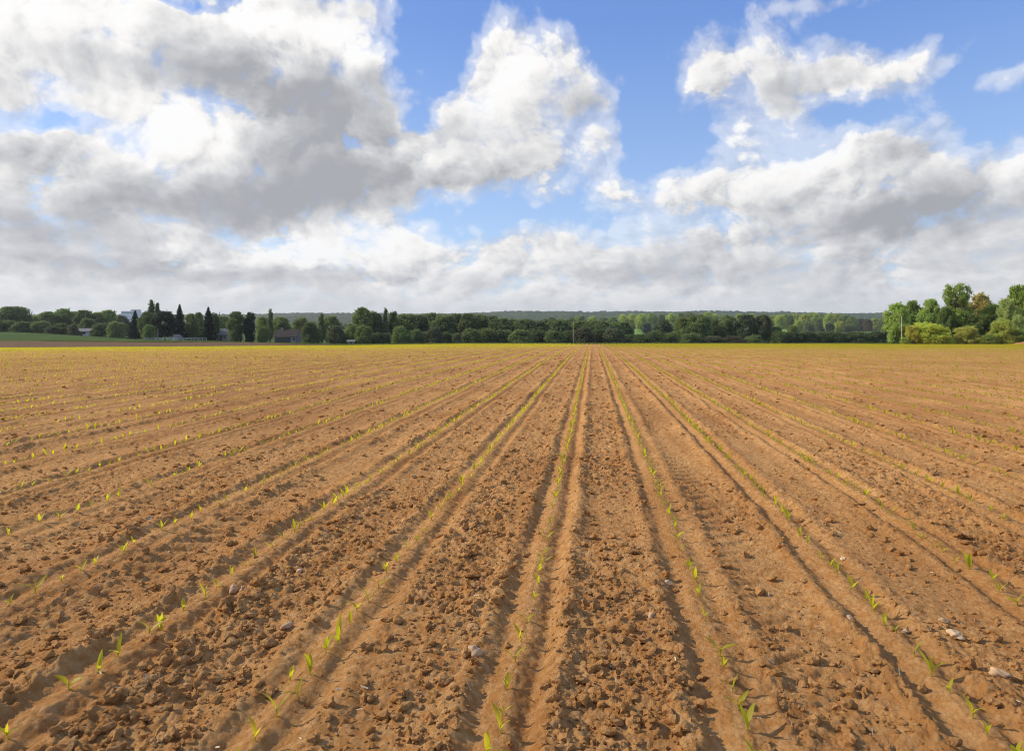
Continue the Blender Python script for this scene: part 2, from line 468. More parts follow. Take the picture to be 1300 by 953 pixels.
# fine sheet of tilled soil: cells grow with the distance from where the field is entered
OY = -2.4
r = [3.05]
while r[-1] < 9: r.append(r[-1] * GRID_A)
while r[-1] < 60: r.append(r[-1] * GRID_B)
while r[-1] < 190: r.append(r[-1] * 1.008)
r = np.array(r)
th = np.radians(np.linspace(-50, 41, GRID_N))
RR, TT = np.meshgrid(r, th, indexing='ij')
X = RR * np.sin(TT); Y = RR * np.cos(TT) + OY
rr = np.hypot(X, Y)
def field_end(x, y):
    """signed distance to the far edge of the sown field (positive inside)"""
    d = x * FW[0] + y * FW[1]
    px = PX0 + F * (x * RT[0] + y * RT[1]) / np.maximum(d, 1)
    return np.interp(px, [-400, 0, 220, 400, 600, 900, 1300, 1700], [110, 112, 118, 126, 136, 139, 134, 134]) - d
Z = terrain(X, Y) + field_relief(X.ravel(), Y.ravel(), rr.ravel()).reshape(X.shape) * (1 - .55 * smooth(rr, 50, 110))
fe = field_end(X, Y)
inside = fe > 0
mask = inside[:-1, :-1]
used = np.zeros(X.shape, bool)
F4 = grid_faces(len(r), len(th), mask=mask)
V = np.stack([X, Y, Z], -1).reshape(-1, 3)
uq = np.unique(F4); remap = np.zeros(len(V), np.int64); remap[uq] = np.arange(len(uq))
V2 = V[uq]; F4 = remap[F4]

def soil_material():
    m = bpy.data.materials.new('tilled_soil'); m.use_nodes = True
    t = m.node_tree; t.nodes.clear(); N = NT(t)
    pos = N.n('ShaderNodeNewGeometry').outputs['Position']
    a = N.noise(pos, 1.3, 4, .6)
    b = N.noise(pos, 22, 5, .65)
    c = N.noise(pos, 130, 4, .6)
    sx = N.n('ShaderNodeSeparateXYZ'); N.put(sx.inputs[0], pos)
    streak = N.noise(N.comb(N.m('MULTIPLY', sx.outputs[0], 5.0), N.m('MULTIPLY', sx.outputs[1], .35), 0.0), 1.0, 4, .6)
    col = N.mix(N.rng(a, .3, .7), (.41, .187, .056), (.53, .268, .088))
    col = N.mix(N.m('MULTIPLY', N.rng(b,   .35, .7), .6), col, (.74, .47, .21))
    col = N.mix(N.m('MULTIPLY', N.rng(streak, .42, .7), .5), col, (.37, .16, .045))
    col = N.mix(N.m('MULTIPLY', N.rng(c, .25, .5, 1, 0), .22), col, (.24, .10, .028))
    tint = N.noise(pos, .28, 3, .55)
    col = N.mix(N.m('MULTIPLY', N.rng(tint, .45, .65), .4), col, (.32, .145, .05))
    # pale grit
    v = N.voro(pos, 55)
    grit = N.m('MULTIPLY', N.rng(v.outputs['Distance'], .24, .16), N.rng(N.m('ADD', v.outputs['Color'], 0.0), .80, .86))
    col = N.mix(N.m('MULTIPLY', grit, .5), col, (.66, .54, .40))
    bmp = N.n('ShaderNodeBump'); bmp.inputs['Strength'].default_value = 1.0; bmp.inputs['Distance'].default_value = .016
    hgt = N.m('ADD', N.m('ADD', N.m('MULTIPLY', N.noise(pos, 60, 8, .74), 1.25), N.m('MULTIPLY', N.noise(pos, 9, 5, .7), 1.3)), N.m('MULTIPLY', N.m('SUBTRACT', 1.0, N.voro(pos, 48).outputs['Distance']), .5))
    N.put(bmp.inputs['Height'], hgt)
    bs = N.n('ShaderNodeBsdfPrincipled')
    N.put(bs.inputs['Base Color'], col); bs.inputs['Roughness'].default_value = .95
    bs.inputs['Specular IOR Level'].default_value = .05
    t.links.new(bmp.outputs[0], bs.inputs['Normal'])
    o = N.n('ShaderNodeOutputMaterial'); t.links.new(bs.outputs[0], o.inputs[0])
    return m
SOIL = soil_material()
field = mesh_from('field_soil', V2, F4, SOIL, True)
field['kind'] = 'structure'
# ---------------------------------------------------------------- everything beyond the field: one sheet to the horizon
def simple_mat(name, build, rough=.95, spec=.03):
    m = bpy.data.materials.new(name); m.use_nodes = True
    t = m.node_tree; t.nodes.clear(); N = NT(t)
    bs = N.n('ShaderNodeBsdfPrincipled')
    bs.inputs['Roughness'].default_value = rough
    bs.inputs['Specular IOR Level'].default_value = spec
    o = N.n('ShaderNodeOutputMaterial'); t.links.new(bs.outputs[0], o.inputs[0])
    pos = N.n('ShaderNodeNewGeometry').outputs['Position']
    obj = N.n('ShaderNodeTexCoord').outputs['Object']
    N.put(bs.inputs['Base Color'], build(N, pos, obj, bs, t))
    return m
def meadow_col(N, pos, obj, bs, t):
    c = N.mix(N.rng(N.noise(pos, .05, 5, .6), .3, .7), (.045, .085, .018), (.075, .125, .028))
    return N.mix(N.m('MULTIPLY', N.rng(N.noise(pos, 1.3, 4, .7), .3, .7), .4), c, (.04, .06, .02))
def land_col(N, pos, obj, bs, t):
    sc = N.v('MULTIPLY', pos, (.0035, .0035, 0))
    v = N.voro(sc, 1.0)
    c = N.mix(N.rng(v.outputs['Color'], .2, .8), (.05, .085, .025), (.10, .10, .045))
    return N.mix(N.rng(N.noise(pos, .02, 5, .6), .35, .7), c, (.05, .10, .02))
def strip_col(N, pos, obj, bs, t):
    return N.mix(N.rng(N.noise(pos, .4, 5, .65), .3, .7), (.13, .078, .042), (.18, .11, .062))
MEADOW = simple_mat('meadow_grass', meadow_col)
LAND = simple_mat('far_land', land_col)
STRIP = simple_mat('ploughed_soil', strip_col)

ro = [0.0, 1.5]
while ro[-1] < 9000: ro.append(ro[-1] * 1.022 + .05)
ro = np.array(ro)
tho = np.radians(np.concatenate([np.arange(-180, -55, 5), np.arange(-55, 46, .25), np.arange(46, 181, 5)]))
R2, T2 = np.meshgrid(ro, tho, indexing='ij')
X2 = R2 * np.sin(T2); Y2 = R2 * np.cos(T2)
Z2 = terrain(X2, Y2)
fe2 = field_end(X2, Y2)
r_f = np.hypot(X2, Y2 - OY)
covered = (fe2 > 0) & (np.abs(np.degrees(np.arctan2(X2, Y2 - OY)) + 4.5) < 45.4) & (r_f > 3.05)
Z2 = Z2 - np.where(covered, .16 * smooth(fe2, 0, 8) , 0.0) - .012
Z2 = Z2 + np.where(fe2 < 0, .25 * fbm2(X2 / 14, Y2 / 14, 5, 3) * smooth(-fe2, 0, 30), 0)
fwd = X2 * FW[0] + Y2 * FW[1]
sid = X2 * RT[0] + Y2 * RT[1]
pxs = PX0 + F * sid / np.maximum(fwd, 1)
# soil strip between the sown field and the meadow on the left
strip_end = np.interp(pxs, [-400, 0, 220, 340, 420, 620, 640], [176, 172, 176, 182, 158, 150, 0])
is_strip = (fe2 <= 0.6) & (fwd < strip_end) & (fwd > 60)
mead_end = 420.
is_mead = (~is_strip) & (fwd >= 100) & (fwd < mead_end) & (fe2 <= 0.6)
Vo = np.stack([X2, Y2, Z2], -1).reshape(-1, 3)
def sheet(name, msk, mat):
    f = grid_faces(len(ro), len(tho), mask=msk[:-1, :-1])
    uq_ = np.unique(f); rm = np.zeros(len(Vo), np.int64); rm[uq_] = np.arange(len(uq_))
    o = mesh_from(name, Vo[uq_], rm[f], mat); o['kind'] = 'structure'
    return o
sheet('ploughed_strip', is_strip, STRIP)
sheet('meadow', is_mead, MEADOW)
nearland = (~is_strip) & (~is_mead) & (fe2 > 0) & (np.hypot(X2, Y2) < 400)
sheet('ground', nearland, SOIL)
sheet('far_land', (~is_strip) & (~is_mead) & (~nearland), LAND)

def tz(x, y): return float(terrain(np.array([x]), np.array([y]))[0])
def at(px, d, dz=0.0):
    x, y = plan(px, d)
    return (x, y, tz(x, y) + dz)
# ---------------------------------------------------------------- maize seedlings
def leaf_material(name, c1, c2, trans, tw=.5, use_obj=False, rough=.5):
    m = bpy.data.materials.new(name); m.use_nodes = True
    t = m.node_tree; t.nodes.clear(); N = NT(t)
    oi = N.n('ShaderNodeObjectInfo')
    geo = N.n('ShaderNodeNewGeometry')
    rnd = geo.outputs['Random Per Island']
    pos = N.n('ShaderNodeTexCoord').outputs['Object']
    if use_obj:
        base = oi.outputs['Color']
        col = N.mix(N.m('MULTIPLY', rnd, .5), base, N.mix(1.0, base, c1, 'MULTIPLY'))
        col = N.mix(N.rng(N.noise(pos, .55, 3, .6), .4, .65, 0, .5), col, N.mix(1.0, base, c2, 'MULTIPLY'))
        tcol = N.mix(1.0, col, trans, 'MULTIPLY')
    else:
        f = N.m('FRACT', N.m('ADD', rnd, oi.outputs['Random']))
        col = N.mix(f, c1, c2)
        tcol = N.mix(f, trans, (trans[0] * .75, trans[1] * .9, trans[2]))
    d = N.n('ShaderNodeBsdfPrincipled'); N.put(d.inputs['Base Color'], col); d.inputs['Roughness'].default_value = rough
    d.inputs['Specular IOR Level'].default_value = .3
    tr = N.n('ShaderNodeBsdfTranslucent'); N.put(tr.inputs[0], tcol)
    mx = N.n('ShaderNodeMixShader'); mx.inputs[0].default_value = tw
    t.links.new(d.outputs[0], mx.inputs[1]); t.links.new(tr.outputs[0], mx.inputs[2])
    o = N.n('ShaderNodeOutputMaterial'); t.links.new(mx.outputs[0], o.inputs[0])
    return m
SEED = leaf_material('seedling_leaf', (.26, .29, .03), (.40, .37, .03), (.84, .74, .03), .55)

def blade(length, width, up, az, bend, segs=6, twist=0., z0=0.01, fold=.25):
    """curved strap leaf: verts (rows of 3 across), quads"""
    V = []; p = np.array([0, 0, z0]); ang_ = up
    h = np.array([math.cos(az), math.sin(az), 0])
    side = np.array([-math.sin(az), math.cos(az), 0])
    for i in range(segs + 1):
        t = i / segs
        w_ = width * (.45 + 1.5 * t) if t < .35 else width * .975 * (1 - ((t - .35) / .65) ** 2.2)
        w_ = max(w_, width * .03) / 2
        tw_ = twist * t
        nrm = -h * math.sin(ang_) + np.array([0, 0, 1]) * math.cos(ang_)
        sd = side * math.cos(tw_) + nrm * math.sin(tw_)
        n2 = nrm * math.cos(tw_) - side * math.sin(tw_)
        V += [p - sd * w_ + n2 * w_ * fold, p.copy(), p + sd * w_ + n2 * w_ * fold]
        p = p + (h * math.cos(ang_) + np.array([0, 0, 1]) * math.sin(ang_)) * length / segs
        ang_ -= bend / segs
    Fq = []
    for i in range(segs):
        for j in range(2):
            a = i * 3 + j
            Fq.append((a, a + 1, a + 4, a + 3))
    return np.array(V), np.array(Fq)

def stem_mesh():
    V = []; Fq = []
    for i, (z, rr_) in enumerate([(-.012, .0022), (.004, .0026), (.016, .0024), (.026, .0014)]):
        for k in range(6):
            a = k * math.pi / 3
            V.append((rr_ * math.cos(a), rr_ * math.sin(a), z))
    for i in range(3):
        for k in range(6):
            Fq.append((i * 6 + k, i * 6 + (k + 1) % 6, i * 6 + 6 + (k + 1) % 6, i * 6 + 6 + k))
    return np.array(V), np.array(Fq)

protos = []
for v in range(10):
    rs = random.Random(v + 3)
    sv, sf = stem_mesh()
    leaves = []
    a0 = rs.random() * 6.28
    n = rs.choice([2, 2, 3, 3])
    for k in range(n):
        az_ = a0 + k * math.pi + rs.uniform(-.4, .4)
        L = rs.uniform(.055, .085) * (1 if k < 2 else .75)
        leaves.append(blade(L, rs.uniform(.014, .020), rs.uniform(.75, 1.35) if k < 2 else 1.45, az_, rs.uniform(.1, 1.1), 6, rs.uniform(-.6, .6), .012 + .004 * k))
    protos.append((sv, sf, leaves))
proto_me = []
def mk(name, V, Fq, mat):
    o = mesh_from(name, V, Fq, mat)
    me = o.data
    bpy.data.objects.remove(o)
    return me
for sv, sf, leaves in protos:
    proto_me.append((mk('maize_seedling', sv, sf, SEED), [mk('leaf', a, b, SEED) for a, b in leaves]))

PLACED = {
 -4: [(114, 648), (98, 654), (75, 663), (51, 669), (11, 684)],
 -3: [(255, 655), (243, 661.5), (221, 670), (205.6, 679), (170.5, 696), (157, 705.5), (122, 721), (103, 729), (78, 744), (44, 757), (13, 774.5)],
 -2: [(411, 654), (395.5, 665), (380, 676), (374, 681.5), (359.5, 689), (346, 701), (325, 711), (313, 724), (294, 736), (275, 749), (261, 763), (233, 781), (205, 804.5), (189, 812.5), (150, 842), (124, 861)],
 -1: [(560, 652.5), (548, 665), (537, 681.5), (528.5, 691), (515.5, 702), (503.6, 719), (491, 733), (480.6, 751), (467.6, 769), (453, 781), (444, 796.5), (429, 820), (413.6, 832.5), (394, 860), (368, 861.6)],
 0: [(702, 650.5), (699.7, 671), (690, 682), (695.5, 691), (690, 711), (688.5, 721), (684.5, 731.6), (684, 747), (678.7, 768), (669, 794.5), (662, 820.6), (654.4, 845.5)],
 1: [(843, 646.5), (849.4, 659.6), (856.8, 674), (861, 688), (865.7, 703), (874, 727.7), (884, 744.7), (887, 760), (895, 790.5), (913.6, 839), (918, 854.7)],
 2: [(985, 646.5), (992.7, 657), (999.8, 665), (1016, 684.5), (1025.4, 693.7), (1043, 713), (1055, 724), (1063, 733), (1083, 752.6), (1098.7, 767), (1109.7, 782.7), (1122, 798), (1136.7, 807.5), (1161.6, 839), (1182.5, 860)],
 3: [(1114.5, 644), (1119.7, 649), (1132, 658), (1159, 676.6), (1169, 686), (1185, 696), (1197, 703), (1212.6, 716), (1231, 726), (1260, 742), (1269, 755), (1292.5, 771)],
 4: [(1274, 663.5), (1257, 653)],
}
plants = []   # x, y, row
for rw, lst in PLACED.items():
    for px, py in lst:
        d = EYE * F / (py - PY0 - 2)
        x, y = plan(px, d)
        plants.append((x, y, rw, True))
ymin_row = {rw: min(p[1] for p in plants if p[2] == rw) for rw in PLACED}
ymax_row = {rw: max(p[1] for p in plants if p[2] == rw) for rw in PLACED}
rs = np.random.default_rng(11)
for rw in range(-330, 331):
    ys = []
    y = .9 + rs.random() * .1
    yend = 150.
    st = rs.uniform(.09, .165, 1800)
    ys = y + np.cumsum(st)
    ys = ys[ys < yend]
    ys = ys[rs.random(len(ys)) > .08]
    if rw in ymin_row:
        ys = ys[(ys < ymin_row[rw] - .1) | (ys > ymax_row[rw] + .1)]
    xs = row_x(np.full(len(ys), rw), ys) + rs.normal(0, .008, len(ys))
    for x, y in zip(xs, ys):
        a = math.degrees(math.atan2(x, y - OY))
        if -49 < a < 40: plants.append((x, y, rw, False))
P_ = np.array([(p[0], p[1], p[2]) for p in plants])
ok = field_end(P_[:, 0], P_[:, 1]) > .5
P_ = P_[ok]
# surface height from the fine sheet's own functions
def surf(x, y):
    rr_ = np.hypot(x, y)
    return terrain(x, y) + field_relief(x.copy(), y.copy(), rr_) * (1 - .55 * smooth(rr_, 50, 110))
PZ = surf(P_[:, 0], P_[:, 1])
dist_ = np.hypot(P_[:, 0], P_[:, 1])
fw_ = P_[:, 0] * FW[0] + P_[:, 1] * FW[1]; sd_ = P_[:, 0] * RT[0] + P_[:, 1] * RT[1]
colx = PX0 + F * sd_ / np.maximum(fw_, .1)
rowy = PY0 + F * (EYE - PZ) / np.maximum(fw_, .1)
vis = (colx > -15) & (colx < 1315) & (rowy < 975) & (fw_ > .5)
order = np.argsort(np.where(vis, dist_, 1e9))
single = order[:300]
is_single = np.zeros(len(P_), bool); is_single[single] = True
ORD = ['first', 'second', 'third', 'fourth', 'fifth', 'sixth', 'seventh', 'eighth', 'ninth', 'tenth', 'eleventh', 'twelfth', 'thirteenth', 'fourteenth', 'fifteenth', 'sixteenth', 'seventeenth', 'eighteenth', 'nineteenth', 'twentieth']
def ordinal(n):
    if n < 20: return ORD[n]
    tens = {2: 'twenty', 3: 'thirty', 4: 'forty', 5: 'fifty', 6: 'sixty'}
    t, u = divmod(n + 1, 10)
    return {2: 'twentieth', 3: 'thirtieth', 4: 'fortieth', 5: 'fiftieth', 6: 'sixtieth'}[t] if u == 0 else tens[t] + '-' + ORD[u - 1]
def row_phrase(rw):
    if rw == 0: return 'the near-vertical centre row'
    return (ORD[abs(rw) - 1]) + (' row left of' if rw < 0 else ' row right of') + ' the centre row'
prs = random.Random(5)
count_row = {}
for i in single:
    x, y, rw = P_[i]; rw = int(rw)
    k = count_row.get(rw, 0); count_row[rw] = k + 1
    pr = prs.randrange(10)
    sme, lms = proto_me[pr]
    o = bpy.data.objects.new('maize_seedling', sme); COL.objects.link(o)
    sc = prs.choice([prs.uniform(.6, .85), prs.uniform(.8, 1.1), prs.uniform(.9, 1.25)])
    o.location = (x, y, PZ[i] - .002); o.scale = (sc,) * 3
    o.rotation_euler = (prs.uniform(-.15, .15), prs.uniform(-.15, .15), prs.uniform(0, 6.28))
    o['category'] = 'seedling'; o['group'] = 'maize seedlings in rows on the tilled field'
    tone = 'yellow-green' if rw < 1 else 'green'
    o['label'] = f'{tone} seedling, {ordinal(k)} from the bottom, {row_phrase(rw)}'
    for lm in lms:
        c = bpy.data.objects.new('leaf', lm); COL.objects.link(c); c.parent = o

# the rest of the crop: one mass
def mass(idx, tier):
    VV, FF = [], []
    base = 0
    rs = np.random.default_rng(3 + tier)
    if tier == 0:
        groups = rs.integers(0, 10, len(idx))
        for g_ in range(10):
            ii = idx[groups == g_]
            if not len(ii): continue
            vs, fs, off = [], [], 0
            rr2 = random.Random(g_)
            for L in protos[g_][2]:
                # lighter version of the blade
                vs.append(L[0]); fs.append(L[1] + off); off += len(L[0])
            v = np.concatenate(vs); f = np.concatenate(fs)
            yield_v(VV, FF, v, f, ii, rs)
    else:
        for g_ in range(6):
            ii = idx[g_::6]
            a0 = rs.random() * 6.28
            vs, fs, off = [], [], 0
            for k in range(2 if tier == 2 else 3):
                a = a0 + k * 3.14 + rs.uniform(-.5, .5)
                v, f = blade(rs.uniform(.06, .085), rs.uniform(.015, .021), rs.uniform(.9, 1.3), a, .7, 2 if tier == 1 else 1, 0, .008, .1)
                if tier == 2:
                    L = v[-2] ; b = v[1]; sd = np.array([-math.sin(a), math.cos(a), 0]) * .008
                    mid = (b + L) / 2 + np.array([0, 0, .006])
                    v = np.array([b, mid - sd, L, mid + sd]); f = np.array([[0, 1, 2, 3]])
                vs.append(v); fs.append(f + off); off += len(v)
            yield_v(VV, FF, np.concatenate(vs), np.concatenate(fs), ii, rs)
    V = np.concatenate(VV); off = 0; Fs = []
    for v, f in zip(VV, FF):
        Fs.append(f + off); off += len(v)
    return V, np.concatenate(Fs)
def yield_v(VV, FF, v, f, ii, rs):
    n = len(ii)
    a = rs.random(n) * 6.28; s = rs.uniform(.75, 1.35, n) * (1 + .6 * smooth(dist_[ii], 30, 75))
    ca, sa_ = np.cos(a) * s, np.sin(a) * s
    x = v[None, :, 0] * ca[:, None] - v[None, :, 1] * sa_[:, None] + P_[ii, 0][:, None]
    y = v[None, :, 0] * sa_[:, None] + v[None, :, 1] * ca[:, None] + P_[ii, 1][:, None]
    z = v[None, :, 2] * s[:, None] + PZ[ii][:, None]
    VV.append(np.stack([x, y, z], -1).reshape(-1, 3))
    FF.append((f[None] + (np.arange(n) * len(v))[:, None, None]).reshape(-1, 4))
rest = np.where(~is_single)[0]
parts_ = []
for tier, (a, b) in enumerate([(0, 14), (14, 40), (40, 400)]):
    ii = rest[(dist_[rest] >= a) & (dist_[rest] < b)]
    parts_.append(mass(ii, tier))
V = np.concatenate([p[0] for p in parts_]); off = 0; Fs = []
for p in parts_:
    Fs.append(p[1] + off); off += len(p[0])
crop = mesh_from('maize_crop', V, np.concatenate(Fs), SEED, False)
crop['kind'] = 'stuff'; crop['label'] = 'yellow-green maize seedlings in long rows running to the far field edge'; crop['category'] = 'crop'
print('plants', len(P_), 'crop faces', len(crop.data.polygons), 'single reach', dist_[single].max())
# ---------------------------------------------------------------- trees and shrubs
LEAF = leaf_material('tree_leaf', (.72, .80, .7), (1.22, 1.12, 1.1), (1.4, 1.5, .85), .36, use_obj=True, rough=.6)
def bark_col(N, pos, obj, bs, t):
    return N.mix(N.rng(N.noise(N.v('MULTIPLY', obj, (6, 6, 1)), 2, 4, .6), .3, .7), (.10, .075, .05), (.20, .165, .12))
BARK = simple_mat('bark', bark_col)

def leaf_quads(cen, nrm, size, rs, asp=1.3):
    n = len(cen)
    a = rs.normal(size=(n, 3))
    t1 = np.cross(nrm, a); t1 /= np.linalg.norm(t1, axis=1)[:, None] + 1e-9
    t2 = np.cross(nrm, t1); t2 /= np.linalg.norm(t2, axis=1)[:, None] + 1e-9
    s = (size * rs.uniform(.6, 1.35, n))[:, None]
    bow = nrm * s * .25
    v = np.stack([cen - t1 * s * asp * .5, cen + t2 * s * .42 + bow, cen + t1 * s * asp * .5, cen - t2 * s * .42 + bow], 1)
    return v.reshape(-1, 3), np.arange(n * 4).reshape(-1, 4)

def clump_leaves(cs, n, size, rs, gap=.0, flat=1.0):
    """cs: list of (x, y, z, r): leaves spread over and under the skin of each clump"""
    cs = np.array(cs)
    wgt = cs[:, 3] ** 2; wgt /= wgt.sum()
    k = rs.choice(len(cs), n, p=wgt)
    d = rs.normal(size=(n, 3)); d /= np.linalg.norm(d, axis=1)[:, None]
    rad = cs[k, 3] * (rs.uniform(.25, 1.0, n) ** .45 + .55 * rs.random(n) ** 6) * (1 + .32 * np.sin(d[:, 0] * 7 + k) * np.cos(d[:, 2] * 6 + k * 2))
    c = cs[k, :3] + d * rad[:, None] * np.array([1, 1, flat])
    # some leaves sit on sprays that reach out past the clump
    sp = rs.random(n) < .16
    tw = rs.integers(0, 9, n) * 1.7 + k * .9
    dv = np.stack([np.cos(tw) * .8, np.sin(tw) * .8, .35 + .9 * np.abs(np.sin(tw * 2.3))], 1)
    dv /= np.linalg.norm(dv, axis=1)[:, None]
    reach = cs[k, 3] * rs.uniform(.7, 1.0, n) + rs.random(n) ** 1.3 * (.35 + .35 * cs[k, 3])
    c = np.where(sp[:, None], cs[k, :3] + dv * reach[:, None] + rs.normal(size=(n, 3)) * .07, c)
    nr = d + rs.normal(size=(n, 3)) * .95 + np.array([0, 0, .25])
    nr /= np.linalg.norm(nr, axis=1)[:, None]
    return leaf_quads(c, nr, size, rs)

def tube_path(pts, rads, k=7):
    V = []; Fq = []
    pts = [np.array(p, float) for p in pts]
    for i, p in enumerate(pts):
        d = pts[min(i + 1, len(pts) - 1)] - pts[max(i - 1, 0)]
        d /= np.linalg.norm(d) + 1e-9
        a = np.cross(d, [.3, 1, .1]); a /= np.linalg.norm(a); b = np.cross(d, a)
        for j in range(k):
            t = j * 2 * math.pi / k
            V.append(p + (a * math.cos(t) + b * math.sin(t)) * rads[i])
    for i in range(len(pts) - 1):
        for j in range(k):
            Fq.append((i * k + j, i * k + (j + 1) % k, (i + 1) * k + (j + 1) % k, (i + 1) * k + j))
    return V, Fq
class Acc:
    def __init__(s): s.V = []; s.F = []; s.n = 0
    def add(s, V, Fq):
        s.V.append(np.array(V)); s.F.append(np.array(Fq) + s.n); s.n += len(V)
    def mesh(s, name, mat, sm=True):
        return mk2(name, np.concatenate(s.V), np.concatenate(s.F), mat, sm)
def mk2(name, V, Fq, mat, sm=True):
    o = mesh_from(name, V, Fq, mat, sm); me = o.data; bpy.data.objects.remove(o); return me

def trunk_mesh(seed, H, r0, fork, reach, limbs=6, targets=None):
    rs = np.random.default_rng(seed)
    A = Acc()
    n = 7
    path = [np.array([0, 0, -.3 * (r0 / .25)])]
    for i in range(1, n): path.append(np.array([rs.normal() * .015 * H * i / n, rs.normal() * .015 * H * i / n, H * i / (n - 1) * .92]))
    A.add(*tube_path(path, [r0 * (1.35 if i == 0 else 1 - .82 * i / (n - 1)) for i in range(n)], 8))
    for l in range(limbs):
        t = fork + (0.85 - fork) * (l + rs.random() * .5) / limbs
        z = H * t
        a = l * 2.4 + rs.random()
        base = np.array([np.interp(z, [p[2] for p in path], [p[0] for p in path]), np.interp(z, [p[2] for p in path], [p[1] for p in path]), z])
        ln = reach * (1.1 - .6 * t) * rs.uniform(.7, 1.1)
        e = base + np.array([math.cos(a) * ln, math.sin(a) * ln, ln * rs.uniform(.5, 1.1)])
        mid = (base + e) / 2 + np.array([0, 0, -ln * .08]) + rs.normal(size=3) * ln * .06
        r1 = r0 * .45 * (1 - .5 * t)
        A.add(*tube_path([base, mid, e], [r1, r1 * .6, r1 * .18], 5))
        for q in range(2):
            b2 = mid + (e - mid) * rs.uniform(.1, .6)
            e2 = b2 + rs.normal(size=3) * ln * .3 + np.array([0, 0, ln * .3])
            A.add(*tube_path([b2, (b2 + e2) / 2, e2], [r1 * .4, r1 * .28, r1 * .1], 4))
    return A

# every prototype is 10 m tall; crown half widths in metres
def broad(seed, hw=4.3, base=1.6, n=9000, size=.42, lump=.17, nclump=60, sparse=False):
    rs = np.random.default_rng(seed)
    cs = []
    hgt = 10 - base
    skew = rs.uniform(.4, .62)
    lobes = [(rs.uniform(0, 6.28), rs.uniform(-.2, 1), rs.uniform(.75, 1.18)) for _ in range(7)]
    while len(cs) < nclump:
        u = rs.random()
        z = base + hgt * u
        prof = math.sin(math.pi * min(.98, u ** (math.log(.5) / math.log(skew)) * .9 + .08)) ** .6
        a = rs.random() * 6.28
        k = 1.0
        for la, lz, lk in lobes:
            k += (lk - 1) * max(0, math.cos(a - la)) ** 2 * math.exp(-((u - lz) / .3) ** 2) * 1.6
        rr_ = hw * prof * k * (rs.uniform(.35, 1) ** .5 - .12)
        cr_ = 10 * lump * rs.uniform(.5, 1.1) * (.8 if u > .8 else 1)
        z = min(z, 10 - cr_ * .8)
        cs.append((math.cos(a) * rr_, math.sin(a) * rr_, z, cr_ * .8))
    return rs, cs
def bush(seed, hw=5, n=60):
    rs = np.random.default_rng(seed); cs = []
    for _ in range(n):
        a = rs.random() * 6.28; u = rs.random() ** .8
        rr_ = hw * math.sqrt(max(0, 1 - (u * .95) ** 2.2)) * rs.uniform(.3, 1) ** .5
        cr_ = rs.uniform(.9, 2.0)
        z = u * 9.6 * (1 - .12 * rs.random())
        cs.append((math.cos(a) * rr_ * .9, math.sin(a) * rr_ * .9, max(.5, min(z, 10 - cr_ * .7)), cr_))
    return rs, cs
def poplar(seed, hw=1.0):
    rs = np.random.default_rng(seed); cs = []
    for i in range(46):
        u = i / 45
        prof = (min(1, u / .22 + .25)) * (1 - .72 * max(0, (u - .5) / .5) ** 1.4)
        a = rs.random() * 6.28; rr_ = hw * prof * rs.uniform(.1, .75)
        cs.append((math.cos(a) * rr_, math.sin(a) * rr_, .7 + 8.7 * u, hw * prof * rs.uniform(.35, .6) + .15))
    return rs, cs
def conifer(seed, hw=2.3, n=9000):
    rs = np.random.default_rng(seed)
    C_, Nn = [], []
    tiers = 19
    for i in range(tiers):
        u = i / (tiers - 1)
        z = .9 + 8.8 * u
        L = hw * (1 - u) ** .8 * rs.uniform(.8, 1.15) + .18
        nb = 9
        for b in range(nb):
            a = b * 6.28 / nb + i * .7 + rs.random() * .4
            Lb = L * rs.uniform(.7, 1.12)
            m_ = int(n / tiers / nb * (L / hw + .25) * 1.5)
            t = rs.random(m_) ** .7
            side = rs.normal(size=m_) * .16 * (1.3 - t) * L
            x = np.cos(a) * Lb * t - np.sin(a) * side; y = np.sin(a) * Lb * t + np.cos(a) * side
            zz_ = z - .35 * Lb * t + .22 * Lb * t ** 3 - np.abs(rs.normal(size=m_)) * .14
            C_.append(np.stack([x, y, zz_], 1))
            nn = rs.normal(size=(m_, 3)) * .5 + np.array([0, 0, 1.0]); Nn.append(nn / np.linalg.norm(nn, axis=1)[:, None])
    top = np.stack([rs.normal(size=60) * .05, rs.normal(size=60) * .05, rs.uniform(9.3, 10.1, 60)], 1)
    C_.append(top); q = rs.normal(size=(60, 3)); Nn.append(q / np.linalg.norm(q, axis=1)[:, None])
    return rs, np.concatenate(C_), np.concatenate(Nn)

PRO = {}
def add_proto(kind, crown_me, trunk_me): PRO.setdefault(kind, []).append((crown_me, trunk_me))
for s_ in range(5):
    rs_, cs_ = broad(100 + s_)
    V_, F_ = clump_leaves(cs_, 9000, .46, rs_)
    add_proto('broad', mk2('crown', V_, F_, LEAF, False), trunk_mesh(s_, 8, .26, .22, 3.6).mesh('trunk', BARK))
for s_ in range(4):
    rs_, cs_ = broad(200 + s_, hw=3.2, base=.6, nclump=60, lump=.15)
    V_, F_ = clump_leaves(cs_, 9000, .42, rs_)
    add_proto('tall', mk2('crown', V_, F_, LEAF, False), trunk_mesh(s_ + 10, 8.5, .24, .15, 2.6).mesh('trunk', BARK))
for s_ in range(4):
    rs_, cs_ = bush(300 + s_)
    V_, F_ = clump_leaves(cs_, 9000, .5, rs_)
    add_proto('bush', mk2('crown', V_, F_, LEAF, False), trunk_mesh(s_ + 20, 6, .35, .05, 4.2, 8).mesh('trunk', BARK))
for s_ in range(3):
    rs_, cs_ = poplar(400 + s_)
    V_, F_ = clump_leaves(cs_, 3500, .30, rs_, flat=1.4)
    add_proto('poplar', mk2('crown', V_, F_, LEAF, False), trunk_mesh(s_ + 30, 9, .16, .1, .7, 8).mesh('trunk', BARK))
